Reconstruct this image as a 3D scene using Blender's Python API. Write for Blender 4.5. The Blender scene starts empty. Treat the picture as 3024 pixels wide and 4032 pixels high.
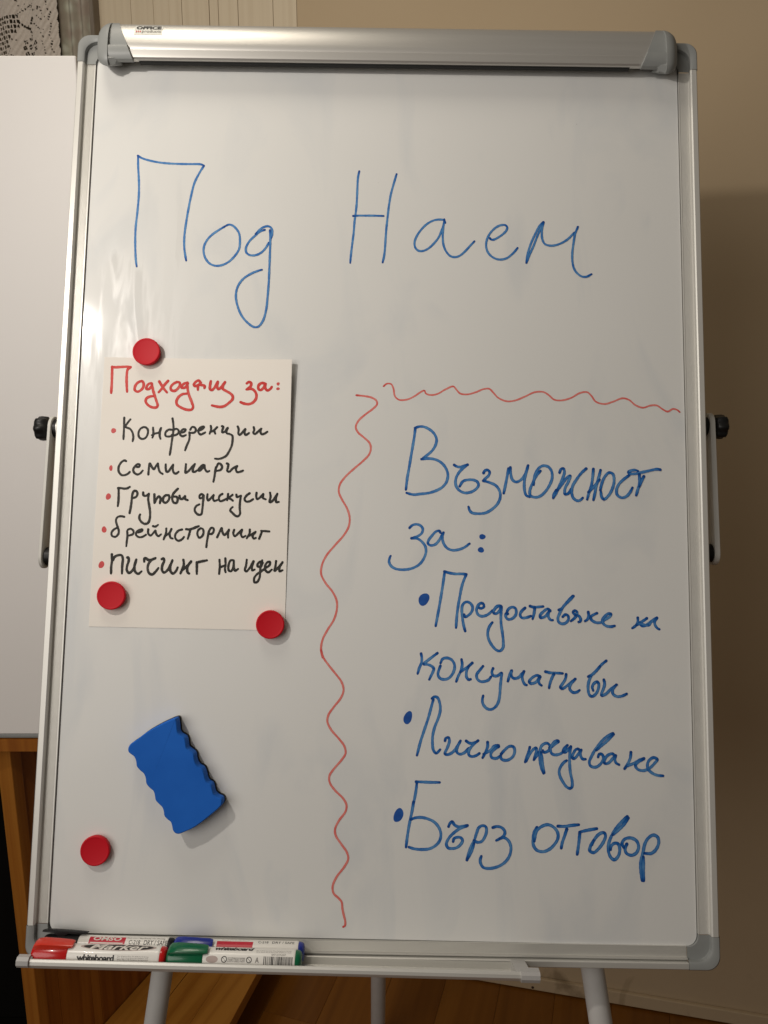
import bpy, bmesh, math, random
from mathutils import Vector, Matrix
random.seed(7)
sc=bpy.context.scene
COL=sc.collection
# ------------------------------------------------------------------ camera
PITCH=math.radians(12.0); CAMH=1.45; FPX=3028.0
camd=bpy.data.cameras.new('camera'); cam=bpy.data.objects.new('camera',camd); COL.objects.link(cam)
camd.sensor_fit='HORIZONTAL'; camd.sensor_width=36.0; camd.lens=36.0*FPX/3024.0
camd.clip_start=0.02; camd.clip_end=60
cam.location=(0,0,CAMH); cam.rotation_euler=(math.pi/2-PITCH,0,0)
sc.camera=cam
CAMP=Vector((0,0,CAMH))
RIGHT=Vector((1,0,0)); FWD=Vector((0,math.cos(PITCH),-math.sin(PITCH))); DOWN=Vector((0,-math.sin(PITCH),-math.cos(PITCH)))
# whiteboard pose: axes right / up / towards the viewer, metres, origin = middle of the board
RB=((0.99987438,0.01578594,-0.00142206),(0.0155703,-0.99505378,-0.0981098),(-0.00296378,0.09807533,-0.99517458))
TB=(-0.00412386,-0.0393778,0.82814454)
def cam2w(v): return RIGHT*v[0]+DOWN*v[1]+FWD*v[2]
bx=cam2w([RB[i][0] for i in range(3)]); by=cam2w([RB[i][1] for i in range(3)]); bz=bx.cross(by).normalized()
bo=CAMP+cam2w(TB)
MB=Matrix(((bx.x,by.x,bz.x,bo.x),(bx.y,by.y,bz.y,bo.y),(bx.z,by.z,bz.z,bo.z),(0,0,0,1)))
# ------------------------------------------------------------------ world + lamps
w=bpy.data.worlds.new('World'); sc.world=w; w.use_nodes=True
bgn=w.node_tree.nodes['Background']; bgn.inputs[0].default_value=(1.0,0.86,0.70,1); bgn.inputs[1].default_value=0.095
def lamp(name,kind,loc,power,color,**k):
    d=bpy.data.lights.new(name,kind); d.energy=power; d.color=color
    for a,v in k.items(): setattr(d,a,v)
    o=bpy.data.objects.new(name,d); COL.objects.link(o); o.location=loc
    return o
def aim(o,target):
    o.rotation_euler=(Vector(target)-o.location).to_track_quat('-Z','Y').to_euler()
LP=MB@Vector((-0.60,0.40,0.66))
key=lamp('reading_lamp','SPOT',LP,14.0,(1.0,0.93,0.85),spot_size=math.radians(165),spot_blend=1.0,shadow_soft_size=0.018)
aim(key,MB@Vector((0.50,-0.10,-0.05)))
fill=lamp('fill_light','AREA',(-1.35,-0.85,1.85),17.0,(1.0,0.945,0.89),shape='DISK',size=1.6)  # added soft fill to lift the left side, not a lamp of the room
aim(fill,(0.1,1.0,1.3))
top=lamp('ceiling_lamp','AREA',(-0.42,0.74,2.65),4.4,(1.0,0.91,0.77),shape='DISK',size=.45)
sc.view_settings.view_transform='Standard'; sc.view_settings.look='None'; sc.view_settings.exposure=0; sc.view_settings.gamma=1
# ------------------------------------------------------------------ material helpers
def mat(name,color=(.5,.5,.5),rough=.5,metal=0.0,coat=0.0,spec=.5):
    m=bpy.data.materials.new(name); m.use_nodes=True
    b=m.node_tree.nodes['Principled BSDF']
    b.inputs['Base Color'].default_value=(*color,1); b.inputs['Roughness'].default_value=rough
    b.inputs['Metallic'].default_value=metal; b.inputs['Coat Weight'].default_value=coat
    b.inputs['Specular IOR Level'].default_value=spec
    return m
def N(m,t,**k):
    n=m.node_tree.nodes.new(t)
    for a,v in k.items(): setattr(n,a,v)
    return n
def Lk(m,a,b): m.node_tree.links.new(a,b)
def P_(m): return m.node_tree.nodes['Principled BSDF']
def noise(m,scale=(1,1,1),s=5.0,detail=4.0,coord='Object',rot=(0,0,0),distort=0.0,rough=.5):
    tc=N(m,'ShaderNodeTexCoord'); mp=N(m,'ShaderNodeMapping'); nz=N(m,'ShaderNodeTexNoise')
    mp.inputs['Scale'].default_value=scale; mp.inputs['Rotation'].default_value=rot
    nz.inputs['Scale'].default_value=s; nz.inputs['Detail'].default_value=detail; nz.inputs['Distortion'].default_value=distort
    nz.inputs['Roughness'].default_value=rough
    Lk(m,tc.outputs[coord],mp.inputs[0]); Lk(m,mp.outputs[0],nz.inputs['Vector'])
    return nz.outputs[0]
def ramp(m,fac,stops):
    r=N(m,'ShaderNodeValToRGB'); e=r.color_ramp.elements
    while len(e)<len(stops): e.new(.5)
    for i,(p,c) in enumerate(stops):
        e[i].position=p; e[i].color=(*c,1) if len(c)==3 else c
    Lk(m,fac,r.inputs[0]); return r.outputs[0]
def g(v): return (v,v,v)
def bump(m,h,strength=.3,dist=.001):
    b=N(m,'ShaderNodeBump'); b.inputs['Strength'].default_value=strength; b.inputs['Distance'].default_value=dist
    Lk(m,h,b.inputs['Height']); Lk(m,b.outputs[0],P_(m).inputs['Normal'])
def math_(m,op,a,b=None):
    n=N(m,'ShaderNodeMath'); n.operation=op
    for i,v in enumerate((a,b)):
        if v is None: continue
        if isinstance(v,(int,float)): n.inputs[i].default_value=v
        else: Lk(m,v,n.inputs[i])
    return n.outputs[0]
def varied(name,c1,c2,rough=.5,s=8,scale=(1,1,1),bs=.0,bd=.0005,metal=0,coat=0,detail=4,spec=.5,r2=None,rot=(0,0,0),distort=0):
    m=mat(name,c1,rough,metal,coat,spec)
    f=noise(m,scale,s,detail,rot=rot,distort=distort)
    Lk(m,ramp(m,f,[(.3,c1),(.7,c2)]),P_(m).inputs['Base Color'])
    if r2 is not None: Lk(m,ramp(m,f,[(.3,g(rough)),(.7,g(r2))]),P_(m).inputs['Roughness'])
    if bs: bump(m,f,bs,bd)
    return m
# writing surface: glossy enamel, with half wiped streaks at the left that change its gloss
M_white=mat('whiteboard_enamel',(.70,.70,.675),.5,0,.10,.3)
def _wb():
    m=M_white
    big=noise(m,(1,1,1),2.2,3)
    Lk(m,ramp(m,big,[(.25,(.69,.69,.665)),(.75,(.73,.73,.71))]),P_(m).inputs['Base Color'])
    P_(m).inputs['Coat Roughness'].default_value=.11
    # faint ghosts of wiped writing and small specks
    gh=noise(m,(9,3,1),1.0,6,rot=(0,0,.5),distort=2.0); base=P_(m).inputs['Base Color'].links[0].from_socket
    mx=N(m,'ShaderNodeMix'); mx.data_type='RGBA'; Lk(m,ramp(m,gh,[(.50,g(0)),(.70,g(.5))]),mx.inputs[0]); Lk(m,base,mx.inputs[6]); mx.inputs[7].default_value=(.58,.605,.62,1)
    sk=ramp(m,noise(m,(1,1,1),95,3),[(.765,g(0)),(.80,g(.6))])
    mx2=N(m,'ShaderNodeMix'); mx2.data_type='RGBA'; Lk(m,sk,mx2.inputs[0]); Lk(m,mx.outputs[2],mx2.inputs[6]); mx2.inputs[7].default_value=(.30,.28,.25,1)
    Lk(m,mx2.outputs[2],P_(m).inputs['Base Color'])
    st=noise(m,(55,7,1),1.0,5,distort=.6)
    st2=noise(m,(16,3,1),1.0,4,rot=(0,0,.25),distort=1.2)
    tc=N(m,'ShaderNodeTexCoord'); vm=N(m,'ShaderNodeVectorMath'); vm.operation='DISTANCE'
    mp=N(m,'ShaderNodeMapping'); mp.inputs['Scale'].default_value=(1,.75,1)
    Lk(m,tc.outputs['Object'],mp.inputs[0]); Lk(m,mp.outputs[0],vm.inputs[0]); vm.inputs[1].default_value=(-.305,.195*.75,0)
    near=ramp(m,vm.outputs['Value'],[(.05,g(1)),(.20,g(0))])
    s_=math_(m,'MULTIPLY',ramp(m,st,[(.42,g(0)),(.60,g(1))]),ramp(m,st2,[(.40,g(.12)),(.56,g(1))]))
    k=math_(m,'MULTIPLY',s_,near)
    r=math_(m,'SUBTRACT',.5,math_(m,'MULTIPLY',k,.38))
    Lk(m,r,P_(m).inputs['Roughness']); Lk(m,math_(m,'ADD',.3,math_(m,'MULTIPLY',k,.12)),P_(m).inputs['Specular IOR Level'])
    fine=noise(m,(1,1,1),900,2)
    bump(m,fine,.06,.0002)
_wb()
M_edge=mat('board_back',(.25,.25,.25),.6)
M_alu=varied('brushed_aluminium',(.66,.65,.61),(.74,.73,.69),.46,60,(1,.02,1),.05,.0002,metal=.45)
M_alu_h=varied('brushed_aluminium_across',(.62,.61,.57),(.70,.69,.65),.44,60,(.02,1,1),.06,.0002,metal=.5)
M_bar=varied('satin_aluminium_tube',(.60,.585,.55),(.64,.625,.59),.42,160,(.03,1,1),.04,.0001,metal=.72)
M_grey=varied('grey_plastic',(.245,.255,.25),(.28,.29,.28),.45,30,bs=.04,bd=.0004)
M_grey_d=mat('dark_grey_plastic',(.12,.125,.12),.5)
M_black=varied('black_plastic',(.006,.006,.006),(.010,.010,.010),.42,40,spec=.3)
M_rubber=mat('black_rubber',(.006,.006,.006),.7)
M_leg=varied('powder_coated_tube',(.54,.53,.51),(.58,.57,.55),.48,50,bs=.05,bd=.0003)
M_arm=varied('painted_steel_strip',(.55,.54,.50),(.60,.59,.55),.5,30)
M_paper=varied('cream_paper',(.82,.775,.71),(.85,.81,.75),.75,9,detail=8,bs=.10,bd=.0003,spec=.2)
M_magnet=mat('red_magnet_plastic',(.53,.004,.014),.5,0,0,.2)
bump(M_magnet,noise(M_magnet,(1,1,1),1800,2),.12,.0002)
M_era=varied('blue_eraser_foam',(.008,.105,.47),(.012,.125,.53),.7,26,bs=.25,bd=.0004,detail=8,spec=.18)
M_felt=varied('black_felt',(.01,.01,.012),(.03,.03,.03),.95,300,bs=.5,bd=.001)
def ink(name,dark,mid,light,streak=1.0):
    m=mat(name,mid,.5,0,0,.2)
    uv=N(m,'ShaderNodeUVMap'); sp=N(m,'ShaderNodeSeparateXYZ'); Lk(m,uv.outputs[0],sp.inputs[0])
    cb=N(m,'ShaderNodeCombineXYZ'); Lk(m,sp.outputs[0],cb.inputs[0]); Lk(m,math_(m,'MULTIPLY',sp.outputs[1],.5),cb.inputs[1])
    nz=N(m,'ShaderNodeTexNoise'); nz.inputs['Scale'].default_value=.09; nz.inputs['Detail'].default_value=2; Lk(m,cb.outputs[0],nz.inputs['Vector'])
    cb2=N(m,'ShaderNodeCombineXYZ'); Lk(m,math_(m,'MULTIPLY',sp.outputs[0],.04),cb2.inputs[0]); Lk(m,math_(m,'MULTIPLY',sp.outputs[1],3.5),cb2.inputs[1])
    nz2=N(m,'ShaderNodeTexNoise'); nz2.inputs['Scale'].default_value=1.3; Lk(m,cb2.outputs[0],nz2.inputs['Vector'])
    e=math_(m,'ABSOLUTE',math_(m,'SUBTRACT',math_(m,'MULTIPLY',sp.outputs[1],2.0),1.0))
    mid_=math_(m,'SUBTRACT',1.0,math_(m,'MULTIPLY',math_(m,'POWER',e,4.0),.6))
    f=math_(m,'MULTIPLY',mid_,math_(m,'ADD',math_(m,'MULTIPLY',nz.outputs[0],.75*streak),math_(m,'MULTIPLY',nz2.outputs[0],.55*streak)))
    at=N(m,'ShaderNodeAttribute'); at.attribute_name='dens'
    f=math_(m,'SUBTRACT',f,math_(m,'MULTIPLY',at.outputs['Fac'],.75))
    Lk(m,ramp(m,f,[(.12,dark),(.45,mid),(.82,light)]),P_(m).inputs['Base Color'])
    return m
INK={'blue':ink('blue_marker_ink',(.006,.062,.27),(.014,.125,.42),(.12,.31,.55)),
 'bluedot':varied('blue_marker_blot',(.006,.060,.30),(.012,.10,.40),.4,120),
 'red':ink('red_marker_ink',(.56,.06,.055),(.68,.13,.11),(.74,.27,.23)),
 'redp':ink('red_marker_on_paper',(.56,.035,.03),(.62,.055,.045),(.70,.16,.13),.8),
 'reddot':varied('red_marker_blot',(.50,.02,.025),(.60,.04,.03),.45,160),
 'black':ink('black_marker_ink',(.020,.019,.017),(.032,.030,.026),(.085,.078,.068),.8)}
def wood(name,c1,c2,c3,s=1.0,rough=.45,axis=2):
    m=mat(name,c2,rough,0,.1,.4)
    sc_=[26,26,26]; sc_[axis]=1.3
    f=noise(m,tuple(v*s for v in sc_),1.0,6,distort=1.1)
    sc2=[160,160,160]; sc2[axis]=3
    f2=noise(m,tuple(v*s for v in sc2),1.0,3)
    k=math_(m,'ADD',math_(m,'MULTIPLY',f,.8),math_(m,'MULTIPLY',f2,.2))
    oi=N(m,'ShaderNodeObjectInfo')
    k=math_(m,'ADD',k,math_(m,'MULTIPLY',math_(m,'SUBTRACT',oi.outputs['Random'],.5),.22))
    Lk(m,ramp(m,k,[(.33,c1),(.5,c2),(.68,c3)]),P_(m).inputs['Base Color'])
    bump(m,f2,.12,.0006)
    return m
M_pine=wood('oiled_pine',(.22,.062,.008),(.33,.112,.014),(.42,.165,.024))
M_pine_x=wood('oiled_pine_plank',(.24,.08,.009),(.36,.14,.017),(.46,.20,.03),axis=1)
M_lam=wood('orange_laminate_floor',(.17,.058,.006),(.22,.08,.009),(.27,.105,.014),s=.6,rough=.3,axis=1)
# ------------------------------------------------------------------ mesh helpers
def link(name,verts,faces,m,parent=None,mw=None,smooth=False,uvs=None,sharp=None):
    me=bpy.data.meshes.new(name); me.from_pydata([tuple(v) for v in verts],[],faces); me.update()
    bm=bmesh.new(); bm.from_mesh(me); bmesh.ops.recalc_face_normals(bm,faces=bm.faces); bm.to_mesh(me); bm.free()
    for mm in (m if isinstance(m,list) else [m]): me.materials.append(mm)
    if smooth:
        me.polygons.foreach_set('use_smooth',[True]*len(me.polygons))
        if sharp: me.set_sharp_from_angle(angle=math.radians(sharp))
    o=bpy.data.objects.new(name,me); COL.objects.link(o)
    if parent is not None: o.parent=parent
    if mw is not None: o.matrix_local=mw
    return o
def tag(o,label=None,cat=None,group=None,kind=None):
    for k,v in (('label',label),('category',cat),('group',group),('kind',kind)):
        if v: o[k]=v
    return o
def empty(name,loc,mw=None):
    o=bpy.data.objects.new(name,None); COL.objects.link(o)
    o.empty_display_size=.05
    if mw is not None: o.matrix_world=mw
    else: o.location=loc
    return o
def box(x0,x1,y0,y1,z0,z1,b=0.0):
    if b<=0:
        v=[(x,y,z) for z in (z0,z1) for y in (y0,y1) for x in (x0,x1)]
        return v,[(0,1,3,2),(4,5,7,6),(0,1,5,4),(2,3,7,6),(0,2,6,4),(1,3,7,5)]
    bm=bmesh.new(); bmesh.ops.create_cube(bm,size=1.0)
    for v in bm.verts: v.co=Vector(((x0+x1)/2+v.co.x*(x1-x0),(y0+y1)/2+v.co.y*(y1-y0),(z0+z1)/2+v.co.z*(z1-z0)))
    bmesh.ops.bevel(bm,geom=bm.edges[:],offset=b,segments=2,affect='EDGES',profile=.5)
    bm.verts.ensure_lookup_table(); vs=[tuple(v.co) for v in bm.verts]; fs=[tuple(v.index for v in f.verts) for f in bm.faces]; bm.free()
    return vs,fs
def merge(*parts):
    V=[];F=[]
    for v,f in parts:
        k=len(V); V+=list(v); F+=[tuple(i+k for i in q) for q in f]
    return V,F
def loft(rings,closed=True,cap=True):
    n=len(rings[0]); V=[p for r in rings for p in r]; F=[]
    for i in range(len(rings)-1):
        for j in range(n if closed else n-1):
            a=i*n+j; b=i*n+(j+1)%n; F.append((a,b,b+n,a+n))
    if cap and closed:
        F.append(tuple(range(n-1,-1,-1))); F.append(tuple(range((len(rings)-1)*n,len(rings)*n)))
    return V,F
def extr(profile,axis,a,b):
    # profile: list of 2D points; axis 'x': (y,z), axis 'y': (x,z), axis 'z': (x,y)
    def mk(p,t): return {'x':(t,p[0],p[1]),'y':(p[0],t,p[1]),'z':(p[0],p[1],t)}[axis]
    return loft([[mk(p,a) for p in profile],[mk(p,b) for p in profile]])
def tube(p,q,r0,r1=None,n=20,cap=True):
    p=Vector(p);q=Vector(q);r1=r0 if r1 is None else r1
    d=(q-p).normalized(); u=d.orthogonal().normalized(); v=d.cross(u)
    return loft([[tuple(c+(u*math.cos(2*math.pi*i/n)+v*math.sin(2*math.pi*i/n))*r) for i in range(n)] for c,r in ((p,r0),(q,r1))],cap=cap)
def lathe(prof,n=32,axis='z',o=(0,0,0)):
    # prof: (radius, height)
    rings=[]
    for r,h in prof:
        ring=[]
        for i in range(n):
            a=2*math.pi*i/n; c,s=math.cos(a)*r,math.sin(a)*r
            p={'z':(c,s,h),'x':(h,c,s),'y':(s,h,c)}[axis]
            ring.append((p[0]+o[0],p[1]+o[1],p[2]+o[2]))
        rings.append(ring)
    return loft(rings)
mm=.001
def S(vf,k=mm): return [tuple(c*k for c in v) for v in vf[0]],vf[1]
def ray(u,v): return (RIGHT*((u-1512)/FPX)+DOWN*((v-2016)/FPX)+FWD)
def hit(u,v,point,normal):
    d=ray(u,v); return CAMP+d*((Vector(point)-CAMP).dot(normal)/d.dot(normal))
def hitz(u,v,z=0.0): return hit(u,v,(0,0,z),Vector((0,0,1)))
def B2W(x,y,z): return MB@Vector((x*mm,y*mm,z*mm))
def W2B(p): return MB.inverted()@p
# ------------------------------------------------------------------ room: floor, wall
WA=hitz(1765,3833); WB_=hitz(2907,4029)
wd=(WB_-WA); wd.z=0; wd.normalize(); wn=Vector((wd.y,-wd.x,0))
if wn.y>0: wn=-wn
def wallpt(u,v,off=0.0): return hit(u,v,WA+wn*off,wn)
def wallmat(off=0.0):   # local x along the wall, local y = up, local z = out of the wall
    o=WA+wn*off
    return Matrix(((wd.x,0,wn.x,o.x),(wd.y,0,wn.y,o.y),(0,1,0,0),(0,0,0,1)))
def wl(u,v,off=0.0):
    q=wallmat(0).inverted()@wallpt(u,v,off); return q.x,q.y
print('wall dir',wd,'WA',WA,'WB',WB_)
M_wall=mat('beige_wall_paint',(.57,.44,.285),.85,0,0,.2)
def _w():
    m=M_wall
    f=noise(m,(1,1,1),1.6,3); sm=noise(m,(1,.5,1),7,5,distort=1.5)
    a=ramp(m,f,[(.3,(.545,.42,.27)),(.7,(.59,.465,.305))])
    tc=N(m,'ShaderNodeTexCoord'); sp=N(m,'ShaderNodeSeparateXYZ'); Lk(m,tc.outputs['Object'],sp.inputs[0])
    low=ramp(m,sp.outputs[1],[(.03,g(1)),(.22,g(0))])
    dirt=math_(m,'MULTIPLY',low,ramp(m,sm,[(.60,g(0)),(.70,g(.55))]))
    mx=N(m,'ShaderNodeMix'); mx.data_type='RGBA'; Lk(m,dirt,mx.inputs[0]); Lk(m,a,mx.inputs[6]); mx.inputs[7].default_value=(.16,.10,.05,1)
    Lk(m,mx.outputs[2],P_(m).inputs['Base Color'])
    bump(m,noise(m,(1,1,1),260,4),.10,.0012)
_w()
x1168=wl(1168,50)[0]
wv,wf=box(x1168+.0008,3.2,0,2.9,-.12,0)
wall=tag(link('wall',wv,wf,M_wall,mw=wallmat()),kind='structure')
# painted boards left of the smooth wall
M_board=mat('painted_board',(.50,.415,.285),.75,0,0,.25)
bump(M_board,noise(M_board,(120,2.0,1),1.0,4,distort=.6),.2,.0010)
Lk(M_board,ramp(M_board,noise(M_board,(90,1.5,1),1.0,4),[(.3,(.67,.56,.40)),(.6,(.74,.63,.46))]),P_(M_board).inputs['Base Color'])
backing=tag(link('wall_left',*box(-1.6,x1168-.0008,0,2.9,-.12,-.012),mat('dark_backing',(.10,.075,.045),.9),mw=wallmat()),kind='structure')
px=[384,515,603,665,715,823,859,937,1074,1168]
for i in range(len(px)-1):
    a=wl(px[i],50)[0]; b=wl(px[i+1],50)[0]
    deep=.0011 if px[i] in (823,859,1074) or px[i+1] in (823,859,1168) else .0004
    link('wall_board',*box(a+deep/2,b-deep/2,0.0,2.9,-.011,-.0006-(i%3)*.0004,.0005),M_board,parent=backing)
# skirting
qx,qy=wl(2098,3874)
link('screw_cap',*lathe([(.0001,.0004),(.0032,.0004),(.0026,.0016),(.0001,.0019)],14,'z',(qx,qy,.010)),mat('rusty_screw',(.06,.03,.015),.6),parent=wall)
sk=link('skirting',*box(x1168,3.2,.004,.036,.0005,.010,.002),M_wall,parent=wall)
# floor planks
floor=tag(link('floor',*box(-3.5,3.5,-2.0,5.0,-.05,-.004),mat('floor_underlay',(.05,.02,.006),.9)),kind='structure')
pm={}
yaw=math.radians(17)
fm=Matrix.Rotation(-yaw,4,'Z')
pl=None
for i in range(-12,14):
    for j in range(0,2):
        y0=-.2+j*1.28+(i%3)*.43-.6
        if pl is None:
            pl=bpy.data.meshes.new('floor_plank')
            v,f=box(-.0618,.0618,0,1.2795,-.004,.0,.0008); pl.from_pydata(v,[],f); pl.materials.append(M_lam); pl.update()
        o=bpy.data.objects.new('floor_plank',pl); COL.objects.link(o); o.parent=floor
        o.matrix_local=fm@Matrix.Translation((i*.124,y0+.4,0))
# ------------------------------------------------------------------ curtained window at far left
CO=.045
cm=wallmat()
M_lace=varied('cream_lace_thread',(.60,.53,.46),(.70,.63,.55),.9,260,bs=.4,bd=.001,spec=.1)
M_sheer=mat('floral_sheer',(.2,.2,.17),.9,0,0,.1)
def _s():
    m=M_sheer
    tc=N(m,'ShaderNodeTexCoord'); vo=N(m,'ShaderNodeTexVoronoi'); vo.inputs['Scale'].default_value=42; vo.feature='F1'
    Lk(m,tc.outputs['Object'],vo.inputs['Vector'])
    a=ramp(m,vo.outputs['Distance'],[(.22,(.60,.60,.50)),(.42,(.45,.44,.35)),(.62,(.38,.34,.27))])
    vo2=N(m,'ShaderNodeTexVoronoi'); vo2.inputs['Scale'].default_value=17; Lk(m,tc.outputs['Object'],vo2.inputs['Vector'])
    mx=N(m,'ShaderNodeMix'); mx.data_type='RGBA'; Lk(m,ramp(m,vo2.outputs['Distance'],[(.3,g(.6)),(.5,g(0))]),mx.inputs[0]); Lk(m,a,mx.inputs[6]); mx.inputs[7].default_value=(.33,.25,.21,1)
    Lk(m,mx.outputs[2],P_(m).inputs['Base Color'])
    bump(m,noise(m,(1,1,1),600,2),.3,.001)
_s()
xl0,ztop=wl(0,0,CO); xl225=wl(228,100,CO)[0]; zb=wl(0,217,CO)[1]; k=(xl225-xl0)/228.0
lx=lambda u: xl0+u*k
lz=lambda v: ztop-v*k
holes=set()
rnd=random.Random(3)
HL=[]  # (u,v,hw,hh) holes in the lace, measured on the cloth
for r,v in enumerate(range(62,225,16)):
    n=[6,6,6,5,3,2,2,1,1,1,1][r]
    for c in range(-5,n):
        HL.append((4+c*12.2+r*.5,v+c*-.6,4.0,5.5))
def chain(pts,w=2.6,step=8.5):
    for (a,b),(c,d) in zip(pts,pts[1:]):
        L=math.hypot(c-a,d-b); n=max(1,int(L/step))
        for i in range(n):
            t=i/n; HL.append((a+(c-a)*t,b+(d-b)*t,w,w))
chain([(188,-40),(186,30),(190,45),(200,55),(196,62),(190,78),(198,92),(195,110),(190,130),(198,150),(192,168),(200,185),(194,200),(204,212)])
chain([(120,42),(140,45),(165,40),(170,60),(178,70),(165,78),(150,66),(142,55)])
chain([(60,55),(75,45),(95,35),(110,30),(128,22),(140,14),(160,8)])
chain([(70,80),(88,92),(104,100),(115,112),(105,92),(118,85),(126,70),(122,58)],3.4)
chain([(135,90),(145,98),(158,110),(170,112),(180,108)],3.0)
chain([(160,122),(168,135),(162,150),(170,170),(172,190),(165,205),(180,210)])
chain([(20,130),(40,135),(55,138),(68,138)]); chain([(20,150),(30,165),(22,182),(40,190),(60,195),(72,190)],2.8)
chain([(30,205),(50,200),(60,210)]); chain([(118,115),(116,125),(122,190),(124,215)],2.6,30)
chain([(0,170),(10,178),(8,190),(22,200)],3)
for cx_,cy_ in ((88,144),(112,137),(132,151),(83,163),(107,162),(133,170),(90,183),(116,187)):
    for a in range(4): HL.append((cx_+5*math.cos(a*1.57+.5),cy_+5*math.sin(a*1.57+.5),2.7,2.7))
for i in range(34): HL.append((rnd.uniform(0,180),rnd.uniform(-40,40),2.4,2.4))
U0,U1,V0,V1,ST=-60,232,-60,250,2.0
nu=int((U1-U0)/ST); nv=int((V1-V0)/ST)
cut=set()
for (hu,hv,hw,hh) in HL:
    for i in range(int((hu-hw-U0)/ST),int((hu+hw-U0)/ST)+1):
        for j in range(int((hv-hh-V0)/ST),int((hv+hh-V0)/ST)+1):
            cu=U0+(i+.5)*ST; cv=V0+(j+.5)*ST
            if abs(cu-hu)<hw and abs(cv-hv)<hh: cut.add((i,j))
V=[];F=[]
for j in range(nv+1):
    for i in range(nu+1):
        u=U0+i*ST; v=V0+j*ST
        V.append((lx(u),lz(v),CO+.004*math.sin(u*.05)+.0012*math.sin(v*.21+u*.3)))
for j in range(nv):
    for i in range(nu):
        if (i,j) in cut: continue
        u=U0+(i+.5)*ST; v=V0+(j+.5)*ST
        edge=222+5*abs(math.sin((v+4)*math.pi/42))
        if u>edge: continue
        a=j*(nu+1)+i; F.append((a,a+1,a+nu+2,a+nu+1))
lace=tag(link('lace_curtain',V,F,M_lace,mw=cm,smooth=True),'cream lace curtain with floral holes hanging at the far left top','curtain')
n=60
V=[(lx(208+(132*i/n)),lz(v),CO-.022+.005*math.sin(i*.30)) for v in (-80,300) for i in range(n+1)]
F=[(i,i+1,i+n+2,i+n+1) for i in range(n)]
V+= [(x,y,z-.0015) for x,y,z in V]; 
sheer=tag(link('patterned_curtain',V,F,M_sheer,mw=cm,smooth=True),'grey green curtain with pale flower pattern behind the lace curtain','curtain')
# dark window reveal post between curtain and boards
a=wl(343,60,.02)[0]; b=wl(352,60,.02)[0]; c=wl(384,60,.0)[0]
wf_=empty('window_frame',(0,0,0),mw=wallmat()); tag(wf_,'brown grey window frame upright beside the patterned curtain','window frame')
link('frame_post',*box(b,c+.004,0.9,2.9,-.012,.022,.003),varied('weathered_frame',(.20,.165,.125),(.26,.215,.165),.7,20,(4,1,1)),parent=wf_)
link('shadow_gap',*box(lx(330),b-.0005,0.9,2.9,-.012,.004),mat('gap_black',(.02,.015,.012),.9),parent=wf_)
# ------------------------------------------------------------------ second whiteboard, at the left
YP=1.13
def py(u,v): p=hit(u,v,(0,YP,0),Vector((0,1,0))); return p.x,p.z
ztopP=py(150,217.5)[1]; zbotP=py(70,2891)[1]; xrP=py(298,218)[0]
M_panel=varied('matt_white_panel',(.87,.845,.815),(.89,.865,.84),.5,3,bs=.0,coat=.05)
pan=empty('white_panel',(xrP-.35,YP,zbotP)); tag(pan,'plain blank white panel standing on the pine cabinet, left of the easel','panel')
r0=Vector((xrP-.35,YP,zbotP))
def rel(vf,o): return [(x-o.x,y-o.y,z-o.z) for x,y,z in vf[0]],vf[1]
link('panel_sheet',*rel(box(xrP-.70,xrP,YP,YP+.016,zbotP,ztopP,.002),r0),M_panel,parent=pan)
link('panel_edge_strip',*rel(box(xrP-.70,xrP,YP-.001,YP+.018,zbotP-.006,zbotP-.0003,.001),r0),M_grey,parent=pan)
# ------------------------------------------------------------------ pine cabinet and low pine platform
zpl=.12
c0=hitz(410,4032,zpl); c1=hitz(610,3810,zpl); dirc=(c1-c0).normalized(); 
nearc=hitz(178,4282,zpl)
t_=(nearc-c0).dot(dirc); nearc=c0+dirc*t_
nrm=Vector((dirc.y,-dirc.x,0))    # faces right
def cabm(p): return Matrix(((dirc.x,-nrm.x,0,p.x),(dirc.y,-nrm.y,0,p.y),(0,0,1,0),(0,0,0,1)))
CM=cabm(nearc)
cab=empty('pine_cabinet',None,mw=CM); tag(cab,'tall oiled pine cabinet side with upright staves, left below the blank panel','cabinet')
ztc=zbotP-.008
# local x: away from the viewer along the side; local y: to the left (into cabinet)
sx=[0.0]
W_=[.030,.075,.022,.085,.06,.09,.07,.10,.08]
x=0.022
link('front_stile',*box(-.001,.021,-.002,.030,0,ztc-.02,.0015),M_pine_x if False else M_pine,parent=cab)
for i,wd_ in enumerate(W_):
    link('stave',*box(x+.0003,x+wd_-.0003,(.0015 if i%2 else .002),.02,0,ztc-.021,.0006),M_pine,parent=cab); x+=wd_
link('back_panel',*box(x-.012,x,.021,.5,0,ztc-.021),M_pine,parent=cab)
# top: plain horizontal box
lp=CM.inverted()@Vector((xrP-.72,YP-.006,0)); 
tv=[];
tl=[Vector((xrP-.74,YP-.004,0)),Vector((xrP+.05,YP-.004,0)),Vector((xrP+.05,YP+.42,0)),Vector((xrP-.74,YP+.42,0))]
inv=CM.inverted()
V=[tuple(inv@Vector((q.x,q.y,z))) for z in (ztc-.020,ztc) for q in tl]
link('cabinet_top',V,[(0,1,2,3),(4,5,6,7),(0,1,5,4),(1,2,6,5),(2,3,7,6),(3,0,4,7)],M_pine,parent=cab)
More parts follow.
